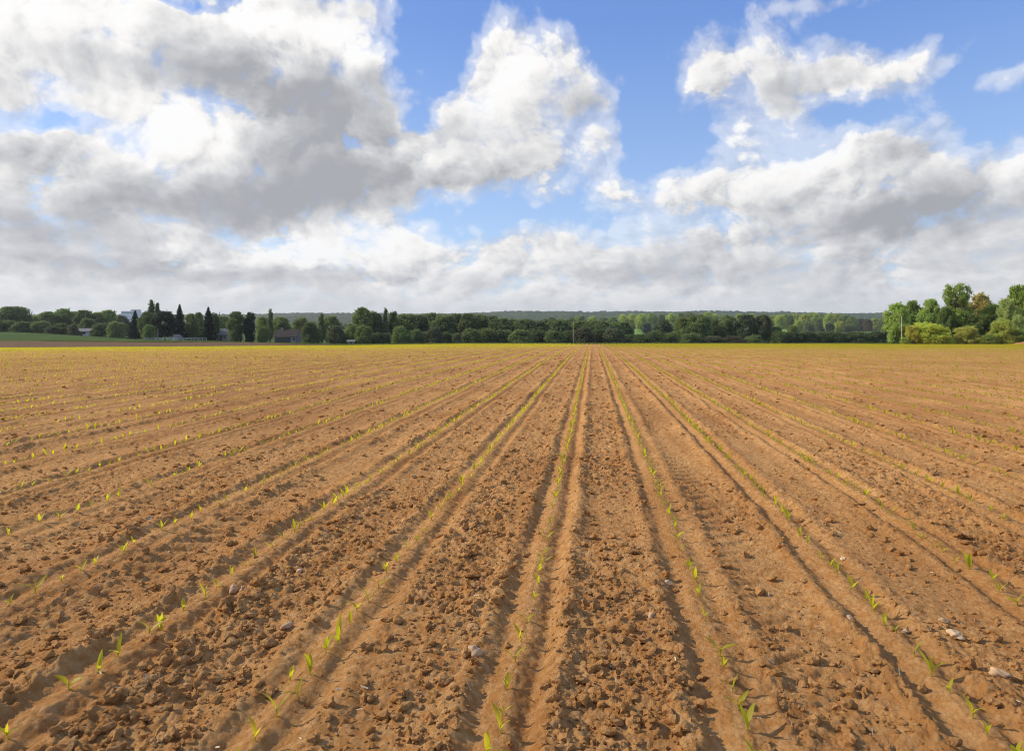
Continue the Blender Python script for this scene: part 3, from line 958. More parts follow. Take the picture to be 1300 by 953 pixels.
for s_ in range(3):
    rs_, c_, n_ = conifer(500 + s_)
    V_, F_ = leaf_quads(c_, n_, .30, rs_, 1.8)
    add_proto('conifer', mk2('crown', V_, F_, LEAF, False), trunk_mesh(s_ + 40, 9.4, .2, .1, .9, 8).mesh('trunk', BARK))
# close-up versions for the group on the right
for s_ in range(4):
    rs_, cs_ = broad(600 + s_, hw=3.4, base=.9, nclump=95, lump=.12)
    cs_ = [(a * rs_.uniform(.8, 1.1), b * rs_.uniform(.8, 1.1), min(c * rs_.uniform(.95, 1.04), 9.5), d * rs_.uniform(.55, 1.15)) for a, b, c, d in cs_]
    cs_ += [(rs_.normal() * .7, rs_.normal() * .7, rs_.uniform(8.2, 9.6), rs_.uniform(.3, .6)) for _ in range(16)]
    V_, F_ = clump_leaves(cs_, 20000, .27, rs_, flat=.85)
    add_proto('near', mk2('crown', V_, F_, LEAF, False), trunk_mesh(s_ + 50, 8.5, .26, .15, 3.0, 9).mesh('trunk', BARK))
for s_ in range(3):
    rs_, cs_ = bush(700 + s_, n=75)
    cs_ = [(a * rs_.uniform(.8, 1.15), b * rs_.uniform(.8, 1.15), c * rs_.uniform(.85, 1.05), d * rs_.uniform(.4, .85)) for a, b, c, d in cs_]
    V_, F_ = clump_leaves(cs_, 18000, .30, rs_, flat=.9)
    add_proto('nearbush', mk2('crown', V_, F_, LEAF, False), trunk_mesh(s_ + 60, 6, .35, .05, 4.2, 9).mesh('trunk', BARK))
# airy tree: separate tufts on visible limbs in the upper half
rs_ = np.random.default_rng(81)
cs_ = []
for i in range(34):
    a = rs_.random() * 6.28; u = rs_.random()
    cs_.append((math.cos(a) * 1.9 * rs_.uniform(.2, 1) ** .5, math.sin(a) * 1.9 * rs_.uniform(.2, 1) ** .5, 1.0 + 4.9 * u, rs_.uniform(.7, 1.2)))
air = []
for i in range(150):
    a = rs_.random() * 6.28; u = rs_.random(); rr_ = (1.1 + 1.7 * u) * (1 - .45 * max(0, u - .7) / .3) * rs_.uniform(.15, 1) ** .5
    air.append((math.cos(a) * rr_, math.sin(a) * rr_, 5.6 + 4.2 * u, rs_.uniform(.14, .42)))
Va, Fa = clump_leaves(cs_, 15000, .26, rs_); Vb, Fb = clump_leaves(air, 5200, .20, rs_)
A_ = Acc(); A_.add(Va, Fa); A_.add(Vb, Fb)
T_ = trunk_mesh(71, 9, .24, .45, 2.8, 12)
for c in air[::5]: T_.add(*tube_path([(0, 0, 4.6), (c[0] * .5, c[1] * .5, (c[2] + 5.0) / 2), c[:3]], [.09, .06, .02], 5))
add_proto('airy', A_.mesh('crown', LEAF, False), T_.mesh('trunk', BARK))
# clipped hedge
rs_ = np.random.default_rng(91)
n = 5000
c_ = np.stack([rs_.uniform(-5, 5, n), rs_.uniform(-2, 2, n), rs_.uniform(0, 10, n)], 1)
ax = rs_.integers(0, 3, n); c_[ax == 0, 1] = np.sign(rs_.normal(size=(ax == 0).sum())) * 2; c_[ax == 1, 2] = 9.6; c_ += rs_.normal(size=c_.shape) * .25
q = rs_.normal(size=(n, 3)); q /= np.linalg.norm(q, axis=1)[:, None]

protrng = random.Random(99)
used_n = {}
def tree(name, kind, px, top, width, d, color, label, group=None, cat='tree', var=None, base_row=None):
    """px/top/width as seen in the photograph; d = real distance. Stands on the terrain."""
    x, y = plan(px, d)
    z = tz(x, y)
    H = EYE + (PY0 - top) / F * d - z
    lst = PRO[kind]
    k = var if var is not None else used_n.get(kind, 0) % len(lst)
    used_n[kind] = used_n.get(kind, 0) + 1
    cm, tm = lst[k]
    hw = {'broad': 4.5, 'tall': 3.4, 'bush': 5.4, 'poplar': 1.05, 'conifer': 2.3, 'near': 3.7, 'nearbush': 5.3, 'airy': 2.6}[kind]
    o = bpy.data.objects.new(name, None); COL.objects.link(o)
    o.location = (x, y, z); o.rotation_euler = (0, 0, protrng.uniform(0, 6.28))
    sw = (width / 2 / F * d) / hw
    o.scale = (sw, sw, H / 10)
    o['label'] = label; o['category'] = cat
    if group: o['group'] = group
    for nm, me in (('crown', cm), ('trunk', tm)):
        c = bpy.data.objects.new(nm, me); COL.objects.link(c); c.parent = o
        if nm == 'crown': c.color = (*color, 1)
    return o

DG = (.13, .17, .070); DG2 = (.19, .235, .088); MG = (.21, .27, .090); BG = (.42, .48, .09); PG = (.14, .155, .085)  # leaf colours stand in for light: belt's cloud shade dark, sunlit wood brighter
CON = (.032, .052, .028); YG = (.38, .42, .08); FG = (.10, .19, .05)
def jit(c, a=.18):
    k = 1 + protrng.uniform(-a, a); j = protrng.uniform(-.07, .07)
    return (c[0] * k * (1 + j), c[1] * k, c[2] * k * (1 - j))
# --- left: trees behind the meadow
LT = [
 ('tree', 'broad', 18, 390, 36, 310, DG2, 'large round dark tree at the far left edge behind the meadow'),
 ('tree', 'bush', -6, 398, 30, 300, DG, 'dark tree cut by the left edge of the view'),
 ('tree', 'broad', 45, 401, 26, 330, MG, 'lower green tree right of the large round tree at far left'),
 ('tree', 'broad', 62, 396, 24, 312, DG2, 'dark tree with twin-lobed top, second tall one from the left edge'),
 ('tree', 'broad', 81, 392.5, 30, 318, MG, 'tallest round-topped green tree of the wood above the meadow'),
 ('tree', 'tall', 95, 396, 16, 325, MG, 'narrow mid-green tree just right of the tallest round-topped one'),
 ('tree', 'broad', 106, 394.5, 22, 310, DG, 'dark pointed-top tree above the low grey roof'),
 ('tree', 'broad', 121, 397.5, 22, 315, DG2, 'dark tree just right of the one above the low grey roof'),
 ('tree', 'broad', 137, 394.5, 24, 320, MG, 'green tree with a bumpy crown left of the pale block building'),
 ('tree', 'broad', 155, 401, 24, 340, PG, 'lower pale green tree under the pale block building'),
 ('bush', 'bush', 30, 409, 30, 285, DG, 'dark bush along the meadow, second from the left edge'),
 ('bush', 'bush', 6, 407, 34, 288, DG, 'dark bush along the meadow at the left edge'),
 ('bush', 'bush', 52, 408, 26, 284, DG2, 'dark bush along the meadow below the twin-lobed tree'),
 ('bush', 'bush', 78, 411, 24, 280, DG, 'dark bush along the meadow left of the pale willow bush'),
 ('bush', 'bush', 93, 412, 16, 278, PG, 'pale grey-green willow bush beside the low grey roof'),
 ('bush', 'bush', 128, 411, 26, 286, DG, 'dark bush right of the low grey roof'),
 ('bush', 'bush', 148, 409, 26, 276, DG2, 'dark bush left of the black-green broad spruce'),
 ('bush', 'bush', 66, 415, 20, 276, PG, 'small greyish bush at the meadow edge below the wood'),
 ('bush', 'bush', 112, 405, 30, 305, DG, 'dark bush rising right behind the low grey roof'),
 ('spruce', 'conifer', 171.5, 395, 20, 262, CON, 'blackish broad spruce left of the tall twin poplars'),
 ('poplar', 'poplar', 192.3, 379.5, 11, 250, DG, 'tallest slim poplar of the village, the left of the close pair'),
 ('poplar', 'poplar', 199.6, 383, 8.5, 252, DG, 'slightly shorter slim poplar, the right of the close pair'),
 ('tree', 'broad', 188, 397, 26, 246, DG, 'round dark tree at the foot of the left poplar'),
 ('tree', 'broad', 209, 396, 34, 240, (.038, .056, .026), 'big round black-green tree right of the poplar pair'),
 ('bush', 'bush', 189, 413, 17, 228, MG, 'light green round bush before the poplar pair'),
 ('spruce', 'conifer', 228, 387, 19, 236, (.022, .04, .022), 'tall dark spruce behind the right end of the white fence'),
 ('tree', 'tall', 243, 399, 22, 242, DG2, 'dark tree between the two tall spruces'),
 ('tree', 'tall', 252, 397.5, 14, 248, DG2, 'slim dark tree just left of the second tall spruce'),
 ('spruce', 'conifer', 264.5, 390, 20, 232, CON, 'dark spruce with a sharp tip left of the white house'),
 ('tree', 'tall', 272, 398, 14, 236, DG, 'dark tree leaning against the sharp-tipped spruce'),
 ('spruce', 'conifer', 278.5, 396, 5, 420, DG2, 'tiny thin conifer tip far behind the white house'),
 ('tree', 'broad', 284, 402, 18, 290, MG, 'lighter green tree rising behind the white house'),
 ('tree', 'tall', 300, 396.5, 25, 226, DG, 'broad dark tree right of the white house'),
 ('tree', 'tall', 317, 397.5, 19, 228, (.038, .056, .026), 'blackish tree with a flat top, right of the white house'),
 ('tree', 'broad', 333, 403, 20, 262, MG, 'low green tree left of the lone slim poplar'),
 ('poplar', 'poplar', 343.3, 391.5, 7.5, 258, DG, 'lone slim poplar left of the brown-roofed house'),
 ('tree', 'broad', 358, 403, 28, 270, DG2, 'wide green tree behind the brown-roofed house'),
 ('tree', 'broad', 382, 404, 26, 266, DG2, 'green tree behind the right gable of the brown-roofed house'),
 ('bush', 'bush', 336, 414, 18, 226, MG, 'green bush at the left corner of the brown-roofed house'),
 ('bush', 'bush', 394, 410, 26, 218, DG, 'dark bushy tree right of the brown-roofed house'),
 ('cypress', 'poplar', 408.5, 397.5, 10, 238, DG, 'slim dark cypress left of the pale willow'),
 ('tree', 'broad', 421, 402, 26, 264, DG2, 'dark tree behind the pale willow'),
 ('willow', 'bush', 427, 414.5, 22, 222, PG, 'pale greyish round willow near the small white shed'),
 ('bush', 'bush', 447, 412, 22, 226, MG, 'mid-green bush behind the small white shed'),
 ('tree', 'tall', 461, 391.5, 26, 232, DG2, 'tall dense tree left of the slim poplar in the dark belt'),
 ('tree', 'tall', 472, 396, 18, 236, DG2, 'dense tree between the tall one and the slim poplar'),
 ('tree', 'tall', 480, 399, 14, 234, DG, 'lower dark tree touching the slim poplar of the belt'),
 ('poplar', 'poplar', 489.5, 390, 8.5, 233, DG, 'slim poplar standing out of the dark tree belt'),
 ('tree', 'tall', 500, 396.5, 18, 236, DG, 'dark tree just right of the slim poplar of the belt'),
 ('bush', 'bush', 462, 414, 26, 216, DG2, 'dark undergrowth bush below the tall dense tree'),
 ('bush', 'bush', 508, 415, 24, 214, MG, 'dull green bush at the foot of the belt right of the slim poplar'),
 ('bush', 'bush', 551, 416, 24, 212, PG, 'pale grey-green round bush in front of the dark belt'),
 ('bush', 'bush', 580, 424, 14, 210, PG, 'small pale bush in front of the belt, right of the larger pale one'),
 ('bush', 'bush', 528, 419, 22, 213, DG2, 'dark low bush between the two dull green belt bushes'),
]
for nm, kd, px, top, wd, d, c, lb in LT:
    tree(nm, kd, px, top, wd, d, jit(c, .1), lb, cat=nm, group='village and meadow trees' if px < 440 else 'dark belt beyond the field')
# --- dark belt from the slim poplar to the right cluster
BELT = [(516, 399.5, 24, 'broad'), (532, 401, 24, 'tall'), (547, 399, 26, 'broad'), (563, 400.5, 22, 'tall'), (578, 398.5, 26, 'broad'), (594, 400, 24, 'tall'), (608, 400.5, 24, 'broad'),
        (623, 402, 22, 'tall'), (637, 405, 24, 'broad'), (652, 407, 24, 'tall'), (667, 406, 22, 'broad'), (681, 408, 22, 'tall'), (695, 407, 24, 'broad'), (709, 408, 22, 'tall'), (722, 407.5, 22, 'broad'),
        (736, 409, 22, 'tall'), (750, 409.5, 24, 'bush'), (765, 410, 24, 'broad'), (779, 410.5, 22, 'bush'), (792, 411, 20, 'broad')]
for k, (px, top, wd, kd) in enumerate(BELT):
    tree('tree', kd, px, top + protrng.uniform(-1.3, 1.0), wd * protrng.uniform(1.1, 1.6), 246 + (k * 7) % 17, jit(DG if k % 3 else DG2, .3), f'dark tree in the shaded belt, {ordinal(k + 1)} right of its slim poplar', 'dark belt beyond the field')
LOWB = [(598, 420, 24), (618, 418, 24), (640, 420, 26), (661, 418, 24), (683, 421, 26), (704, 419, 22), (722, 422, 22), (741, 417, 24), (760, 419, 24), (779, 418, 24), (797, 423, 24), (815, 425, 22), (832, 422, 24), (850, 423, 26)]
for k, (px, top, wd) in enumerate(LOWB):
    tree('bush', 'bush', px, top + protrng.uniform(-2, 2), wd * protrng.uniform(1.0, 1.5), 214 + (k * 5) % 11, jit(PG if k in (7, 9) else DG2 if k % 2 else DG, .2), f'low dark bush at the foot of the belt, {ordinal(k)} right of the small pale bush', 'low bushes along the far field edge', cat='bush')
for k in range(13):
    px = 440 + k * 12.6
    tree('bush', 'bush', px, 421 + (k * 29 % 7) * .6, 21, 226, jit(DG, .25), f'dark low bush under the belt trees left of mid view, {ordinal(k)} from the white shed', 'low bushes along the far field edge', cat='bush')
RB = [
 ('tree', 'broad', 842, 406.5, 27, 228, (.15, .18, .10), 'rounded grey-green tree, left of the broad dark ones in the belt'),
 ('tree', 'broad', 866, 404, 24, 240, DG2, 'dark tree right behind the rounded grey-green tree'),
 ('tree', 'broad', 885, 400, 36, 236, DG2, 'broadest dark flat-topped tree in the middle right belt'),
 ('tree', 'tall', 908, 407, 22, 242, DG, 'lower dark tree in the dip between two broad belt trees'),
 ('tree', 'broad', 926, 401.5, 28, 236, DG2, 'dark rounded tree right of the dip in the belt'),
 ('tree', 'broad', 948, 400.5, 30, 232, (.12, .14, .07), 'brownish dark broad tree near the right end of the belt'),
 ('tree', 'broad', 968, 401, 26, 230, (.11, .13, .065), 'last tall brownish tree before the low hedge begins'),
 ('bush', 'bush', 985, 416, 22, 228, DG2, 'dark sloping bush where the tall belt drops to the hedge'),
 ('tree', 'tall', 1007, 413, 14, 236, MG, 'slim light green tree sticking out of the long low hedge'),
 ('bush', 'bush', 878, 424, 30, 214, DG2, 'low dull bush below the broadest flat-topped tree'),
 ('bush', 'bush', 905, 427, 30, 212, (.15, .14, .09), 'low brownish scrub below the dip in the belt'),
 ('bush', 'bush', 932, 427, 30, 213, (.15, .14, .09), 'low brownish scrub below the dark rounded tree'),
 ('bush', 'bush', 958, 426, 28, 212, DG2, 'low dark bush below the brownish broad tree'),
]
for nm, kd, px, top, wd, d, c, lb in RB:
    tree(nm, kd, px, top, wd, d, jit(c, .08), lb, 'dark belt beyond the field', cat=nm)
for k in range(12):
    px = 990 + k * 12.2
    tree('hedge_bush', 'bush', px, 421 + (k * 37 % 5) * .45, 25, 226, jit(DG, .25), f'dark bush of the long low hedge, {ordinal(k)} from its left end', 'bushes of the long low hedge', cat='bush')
# --- sunlit wood farther off
MID = [(700, 403, 16, 0), (713, 404, 16, 1), (726, 402.5, 16, 0), (738, 401, 18, 1), (752, 402, 16, 2), (765, 403, 16, 0), (778, 402.5, 16, 1), (791, 400, 16, 2), (803, 399, 16, 2), (815, 399, 18, 2), (828, 398, 18, 1), (840, 399, 16, 0),
       (852, 398.5, 16, 2), (864, 397.5, 14, 1), (876, 397, 16, 0), (899, 396.5, 16, 2), (907, 399, 14, 2), (918, 400, 14, 1), (938, 399, 14, 2), (955, 399, 14, 2), (980, 401, 14, 2), (990, 400, 15, 2), (1000, 399.5, 15, 1), (1010, 398.5, 16, 2), (1021, 399, 16, 2), (1031, 397.5, 16, 2),
       (1041, 399, 15, 1), (1052, 398.5, 16, 2), (1062, 399, 15, 2), (1072, 400, 16, 1), (1082, 402, 14, 1), (1092, 405, 14, 3), (1101, 405, 12, 3), (1110, 404, 12, 4), (1120, 404, 14, 1), (1132, 404, 14, 1)]
MC = [(.19, .24, .08), (.26, .33, .085), BG, (.14, .13, .065), YG]
MN = ['mid-green', 'green', 'bright green', 'brownish', 'yellowish']
for k, (px, top, wd, c) in enumerate(MID):
    where = 'above the dark belt' if px < 975 else 'above the long low hedge'
    i = k if px < 975 else k - 20
    tree('tree', 'broad' if k % 3 else 'tall', px, top, wd, 860 + (k * 31) % 90, jit(MC[c], .12), f'{MN[c]} far sunlit tree, {ordinal(i)} from the left {where}', 'far sunlit wood', cat='tree')
for k, (px, top, wd, c) in enumerate([(1037, 404, 13, 0), (1025, 409, 12, 0), (1053, 410, 12, 1), (1066, 408, 14, 2), (1078, 411, 12, 0), (1013, 407, 12, 2), (812, 408, 12, 2), (822, 410, 12, 1)]):
    tree('tree', 'broad', px, top, wd, 800 + k * 4, jit([MG, (.08, .12, .03), BG][c], .1), ['round dark green tree standing before the middle of the far sunlit wood', 'small green tree left of the round dark one in the far wood', 'small green tree right of the round dark one in the far wood',
         'bright tree above the brown bank of the far wood', 'dull green tree at the right end of the brown bank', 'bright small tree right above the light green clearing', 'bright tree beside the small clearing over the belt', 'green tree right beside the small clearing over the belt'][k], 'far sunlit wood', cat='tree')

# --- the sunlit group on the right
NG = 'sunlit trees and shrubs at the right'
RT_ = [
 ('ash_tree', 'near', 1137, 386, 33, 138, (0.373, 0.493, 0.126), 'light green leafy tree left of the bare wooden pole', 'tree'),
 ('ash_tree', 'near', 1158, 383.5, 30, 146, (0.234, 0.308, 0.081), 'green tree right behind the bare wooden pole', 'tree'),
 ('ash_tree', 'near', 1181, 381.5, 34, 142, (0.350, 0.463, 0.124), 'silvery light green tree above the wide yellow-green shrub', 'tree'),
 ('tree', 'near', 1199, 391, 26, 139, (0.198, 0.262, 0.074), 'darker low tree between the silvery tree and the tall airy tree', 'tree'),
 ('airy_tree', 'airy', 1213, 361.5, 38, 140, (0.286, 0.371, 0.087), 'tallest tree with an airy see-through top', 'tree'),
 ('tree', 'near', 1224, 384, 26, 145, (0.152, 0.201, 0.058), 'dark green tree right of the tall airy tree', 'tree'),
 ('blossom_tree', 'near', 1243, 374, 32, 143, (.47, .40, .14), 'yellow-brown tree right of the tall airy tree', 'tree'),
 ('tree', 'near', 1262, 388, 44, 140, (0.267, 0.353, 0.071), 'wide green tree right of the yellow-brown one', 'tree'),
 ('tree', 'near', 1294, 364.5, 40, 140, (0.281, 0.371, 0.073), 'large deep green tree at the right edge', 'tree'),
 ('hawthorn', 'near', 1279, 381, 30, 134, (0.399, 0.470, 0.166), 'cream-flowering tree before the large tree at the right edge', 'tree'),
 ('hawthorn', 'nearbush', 1292, 398, 26, 131, (0.399, 0.470, 0.166), 'lower cream-flowering shrub at the right edge', 'shrub'),
 ('tree', 'near', 1325, 378, 46, 138, (0.234, 0.308, 0.073), 'green tree cut by the right edge of the view', 'tree'),
 ('tree', 'nearbush', 1240, 398, 40, 137, (0.159, 0.210, 0.055), 'dark green bush behind the middle shrub', 'bush'),
 ('tree', 'nearbush', 1206, 404, 30, 139, (0.129, 0.169, 0.051), 'dark bush in the gap right of the wide yellow-green shrub', 'bush'),
 ('tree', 'near', 1168, 392, 34, 150, (0.177, 0.234, 0.060), 'green tree filling the gap behind the pole and the silvery tree', 'tree'),
 ('tree', 'near', 1230, 392, 38, 148, (0.168, 0.222, 0.055), 'green tree filling the gap below the yellow-brown tree', 'tree'),
 ('tree', 'near', 1275, 396, 36, 147, (0.168, 0.222, 0.055), 'green tree behind the cream-flowering trees', 'tree'),
 ('shrub', 'nearbush', 1178, 407.5, 58, 130, (0.533, 0.586, 0.099), 'wide rounded yellow-green shrub right of the bare pole', 'shrub'),
 ('shrub', 'nearbush', 1159, 413, 22, 129, (0.477, 0.463, 0.096), 'small brownish-yellow shrub at the left shoulder of the wide one', 'shrub'),
 ('shrub', 'nearbush', 1228, 413.5, 38, 130, (0.481, 0.479, 0.125), 'olive rounded shrub in the middle of the right group', 'shrub'),
 ('shrub', 'nearbush', 1272, 403.5, 36, 128, (0.426, 0.463, 0.105), 'tall olive shrub left of the lower flowering shrub', 'shrub'),
 ('shrub', 'nearbush', 1292, 418, 30, 127, (0.234, 0.308, 0.081), 'low green shrub at the right edge near the soil bank', 'shrub'),
 ('shrub', 'nearbush', 1255, 424, 26, 127, (0.266, 0.341, 0.085), 'low green shrub between the olive shrubs', 'shrub'),
 ('shrub', 'nearbush', 1150, 427, 16, 129, (0.365, 0.432, 0.102), 'low weedy shrub at the foot of the bare pole', 'shrub'),
]
RV = {(1137, 386): 1, (1158, 383.5): 3, (1181, 381.5): 2}
for nm, kd, px, top, wd, d, c, lb, ct in RT_:
    tree(nm, kd, px, top, wd, d, c, lb, NG, cat=ct, var=RV.get((px, top)))
tree('clipped_hedge', 'nearbush', 1104.5, 433.3, 16, 140, (.10, .17, .035), 'short low clipped hedge left of the sunlit tree group', None, cat='hedge')
# ---------------------------------------------------------------- houses, fence, poles
def flat(c, var=.12, sc=.8):
    def f(N, pos, obj, bs, t):
        return N.mix(N.rng(N.noise(obj, sc, 5, .6), .3, .7), tuple(q * (1 - var) for q in c), tuple(min(1, q * (1 + var)) for q in c))
    return f
WALLM = simple_mat('pale_render', flat((.27, .265, .25)))
GREYW = simple_mat('grey_concrete', flat((.72, .73, .74)))
ROOFM = simple_mat('brown_tiles', flat((.065, .055, .048), .25, 3))
ROOFG = simple_mat('grey_tiles', flat((.20, .20, .19), .2, 3))
DARKM = simple_mat('dark_glass_and_shade', flat((.03, .035, .04), .1), rough=.2, spec=.5)
DOORM = simple_mat('brown_door', flat((.12, .07, .04), .1))
WHITEM = simple_mat('white_paint', flat((.42, .42, .40), .06, 3))
WOODM = simple_mat('weathered_wood', flat((.30, .24, .16), .3, 4))
POLEM = simple_mat('pale_pole', flat((.48, .46, .38), .12, 3))
def box(x0, x1, y0, y1, z0, z1):
    V = np.array([(x, y, z) for z in (z0, z1) for x, y in ((x0, y0), (x1, y0), (x1, y1), (x0, y1))], float)
    Fq = np.array([(3, 2, 1, 0), (4, 5, 6, 7), (0, 1, 5, 4), (1, 2, 6, 5), (2, 3, 7, 6), (3, 0, 4, 7)])
    return V, Fq
def part(name, shapes, mat, parent, label=None):
    A = Acc()
    for v, f in shapes: A.add(v, f)
    o = mesh_from(name, np.concatenate(A.V), np.concatenate(A.F), mat, False)
    o.parent = parent
    if label: o['label'] = label
    return o
def thing(name, px, d, label, cat, group=None, rz=0, dz=0):
    o = bpy.data.objects.new(name, None); COL.objects.link(o)
    o.location = at(px, d, dz); o.rotation_euler = (0, 0, YAW + rz)
    o['label'] = label; o['category'] = cat
    if group: o['group'] = group
    return o
def gable(L, W, zE, zR, over=.35, th=.16):
    """roof slabs along x"""
    out = []
    for s in (-1, 1):
        y0, y1 = s * (W / 2 + over), 0
        zl = zE - over * (zR - zE) / (W / 2)
        P0 = [(-L / 2 - over, y0, zl), (L / 2 + over, y0, zl), (L / 2 + over, y1, zR), (-L / 2 - over, y1, zR)]
        V = np.array([(a, b, c) for a, b, c in P0] + [(a, b, c + th) for a, b, c in P0])
        Fq = np.array([(3, 2, 1, 0), (4, 5, 6, 7), (0, 1, 5, 4), (1, 2, 6, 5), (2, 3, 7, 6), (3, 0, 4, 7)])
        out.append((V, Fq))
    return out
def house(name, px, d, label, L, W, zE, zR, wallm, roofm, rz=0, windows=(), doors=(), chimney=None, cat='house'):
    h = thing(name, px, d, label, cat, None, rz)
    sh = [box(-L / 2, L / 2, -W / 2, W / 2, -1.0, zE)]
    for s in (-1, 1):   # gable triangles
        x0, x1 = sorted((s * L / 2, s * (L / 2 - .2)))
        V = np.array([(x0, -W / 2, zE), (x1, -W / 2, zE), (x1, W / 2, zE), (x0, W / 2, zE), (x0, -.02, zR - .05), (x1, -.02, zR - .05), (x1, .02, zR - .05), (x0, .02, zR - .05)])
        sh.append((V, np.array([(4, 5, 6, 7), (0, 1, 5, 4), (1, 2, 6, 5), (2, 3, 7, 6), (3, 0, 4, 7)])))
    part('wall', sh, wallm, h)
    rf = part('roof', gable(L, W, zE, zR), roofm, h)
    if chimney is not None:
        part('chimney', [box(chimney - .3, chimney + .3, -.3, .3, zR - .6, zR + .9)], wallm, rf)
    for (x, z, w_, hh) in windows:
        f = part('window', [box(x - w_ / 2 - .08, x + w_ / 2 + .08, -W / 2 - .05, -W / 2 + .02, z - .08, z), box(x - w_ / 2 - .08, x + w_ / 2 + .08, -W / 2 - .05, -W / 2 + .02, z + hh, z + hh + .08),
                            box(x - w_ / 2 - .08, x - w_ / 2, -W / 2 - .05, -W / 2 + .02, z, z + hh), box(x + w_ / 2, x + w_ / 2 + .08, -W / 2 - .05, -W / 2 + .02, z, z + hh)], WHITEM, h)
        part('pane', [box(x - w_ / 2, x + w_ / 2, -W / 2 - .02, -W / 2 + .01, z, z + hh)], DARKM, f)
    for (x, w_, hh) in doors:
        part('door', [box(x - w_ / 2, x + w_ / 2, -W / 2 - .04, -W / 2 + .01, 0, hh)], DOORM, h)
    return h
house('white_house', 283, 238, 'white-walled house with a grey roof half hidden between dark trees', 4.4, 5, 2.4, 4.2, WALLM, ROOFG, .1, windows=[(-1.3, 1.0, .8, 1.0), (1.3, 1.0, .8, 1.0)], doors=[(.1, .9, 2.0)], chimney=1.4)
hb = house('brown_roofed_house', 366.5, 226, 'low house with a long brown roof and a dark open carport', 7.2, 7, 2.2, 4.4, WALLM, ROOFM, 0, windows=[(2.9, .9, .7, .9)], doors=[], chimney=-2.2)
part('carport_shade_panel', [box(-3.3, 1.7, -3.56, -3.48, .1, 2.05)], DARKM, hb)  # dark slab on the solid wall, standing in for the carport's shade
house('grey_roofed_barn', 109, 288, 'long low building with a pale grey roof against the dark wood', 6.6, 6, 1.8, 3.0, GREYW, ROOFG, 0, windows=[(-1.5, .7, .9, .8), (1.2, .7, .9, .8)], doors=[(0, 1, 1.7)], cat='barn')
house('white_shed', 224.5, 231, 'small white gabled shed under the tall spruce behind the fence', 1.8, 2.2, 1.2, 1.9, WHITEM, ROOFG, 1.2, doors=[(0, .7, 1.1)], cat='shed')
house('white_shed', 446, 214, 'small low white shed at the foot of the dark belt', 2.0, 1.8, .75, 1.15, WALLM, ROOFG, .1, doors=[(0, .6, .7)], cat='shed')
house('pale_hut', 994.5, 790, 'tiny pale hut on the light green clearing', 7, 5, 2.2, 4.0, simple_mat('pinkish_render', flat((.6, .5, .42))), ROOFG, .2, windows=[(-1.6, .8, .9, .9)], doors=[(1, 1, 1.9)], cat='hut')
# pale block far behind the village
b = thing('grey_block_building', 167, 900, 'pale grey flat-topped block with a taller end, above the trees', 'building')
zb = b.location.z
zt = lambda row: EYE + (PY0 - row) / F * 900 - zb
part('wall', [box(-9.6, 9.4, -7, 7, -1, zt(395.6))], GREYW, b)
part('tower', [box(2.4, 9.2, -6.4, 6.4, zt(395.6), zt(393.0))], GREYW, b)
part('roof', [box(-9.9, 2.3, -7.3, 7.3, zt(395.6), zt(395.6) + .5)], simple_mat('roof_edge', flat((.5, .5, .5))), b)
for k in range(7):
    part('window', [box(-8.3 + 2.5 * k, -7.0 + 2.5 * k, -7.06, -6.98, zt(397.6), zt(396.8))], DARKM, b)

# white post and rail fence
fn = thing('white_fence', 219, 223, 'long white post-and-rail fence at the edge of the meadow', 'fence')
x0, x1 = (183 - 219) / F * 223, (262 - 219) / F * 223
def fz(xx):
    x = fn.location.x + RT[0] * xx; y = fn.location.y + RT[1] * xx
    return tz(x, y) - fn.location.z
npst = 17
xs_ = np.linspace(x0, x1, npst)
for xx in xs_:
    z = fz(xx)
    part('post', [box(xx - .07, xx + .07, -.06, .06, z - .3, z + 1.02)], WHITEM, fn)
for hh in (.45, .86):
    for i in range(npst - 1):
        a, b2 = xs_[i], xs_[i + 1]; za, zb2 = fz(a) + hh, fz(b2) + hh
        V = np.array([(a, -.1, za), (b2, -.1, zb2), (b2, -.065, zb2), (a, -.065, za), (a, -.1, za + .12), (b2, -.1, zb2 + .12), (b2, -.065, zb2 + .12), (a, -.065, za + .12)])
        part('rail', [(V, box(0, 1, 0, 1, 0, 1)[1])], WHITEM, fn)

def pole(name, px, d, top, r0, mat, label):
    p = thing(name, px, d, label, 'pole')
    H = EYE + (PY0 - top) / F * d - p.location.z
    V, Fq = tube_path([(0, 0, -.3), (0.01, 0, H * .4), (.02, 0, H * .97), (.02, 0, H)], [r0 * 1.1, r0 * .95, r0 * .8, r0 * .5], 10)
    part('post', [(V, Fq)], mat, p)
    part('cap', [box(-.02 - r0 * .9, .04 + r0 * .9, -r0 * .9, r0 * .9, H, H + .04)], mat, p)
pole('wooden_pole', 1144.6, 132, 400.5, .07, POLEM, 'bare pale wooden pole beside the light green tree')
pole('thin_pole', 728, 148, 407, .032, POLEM, 'thin lit pole in front of the dark belt near mid view')
pole('white_pole', 200.5, 224, 417.5, .07, WHITEM, 'thin white pole behind the white fence')

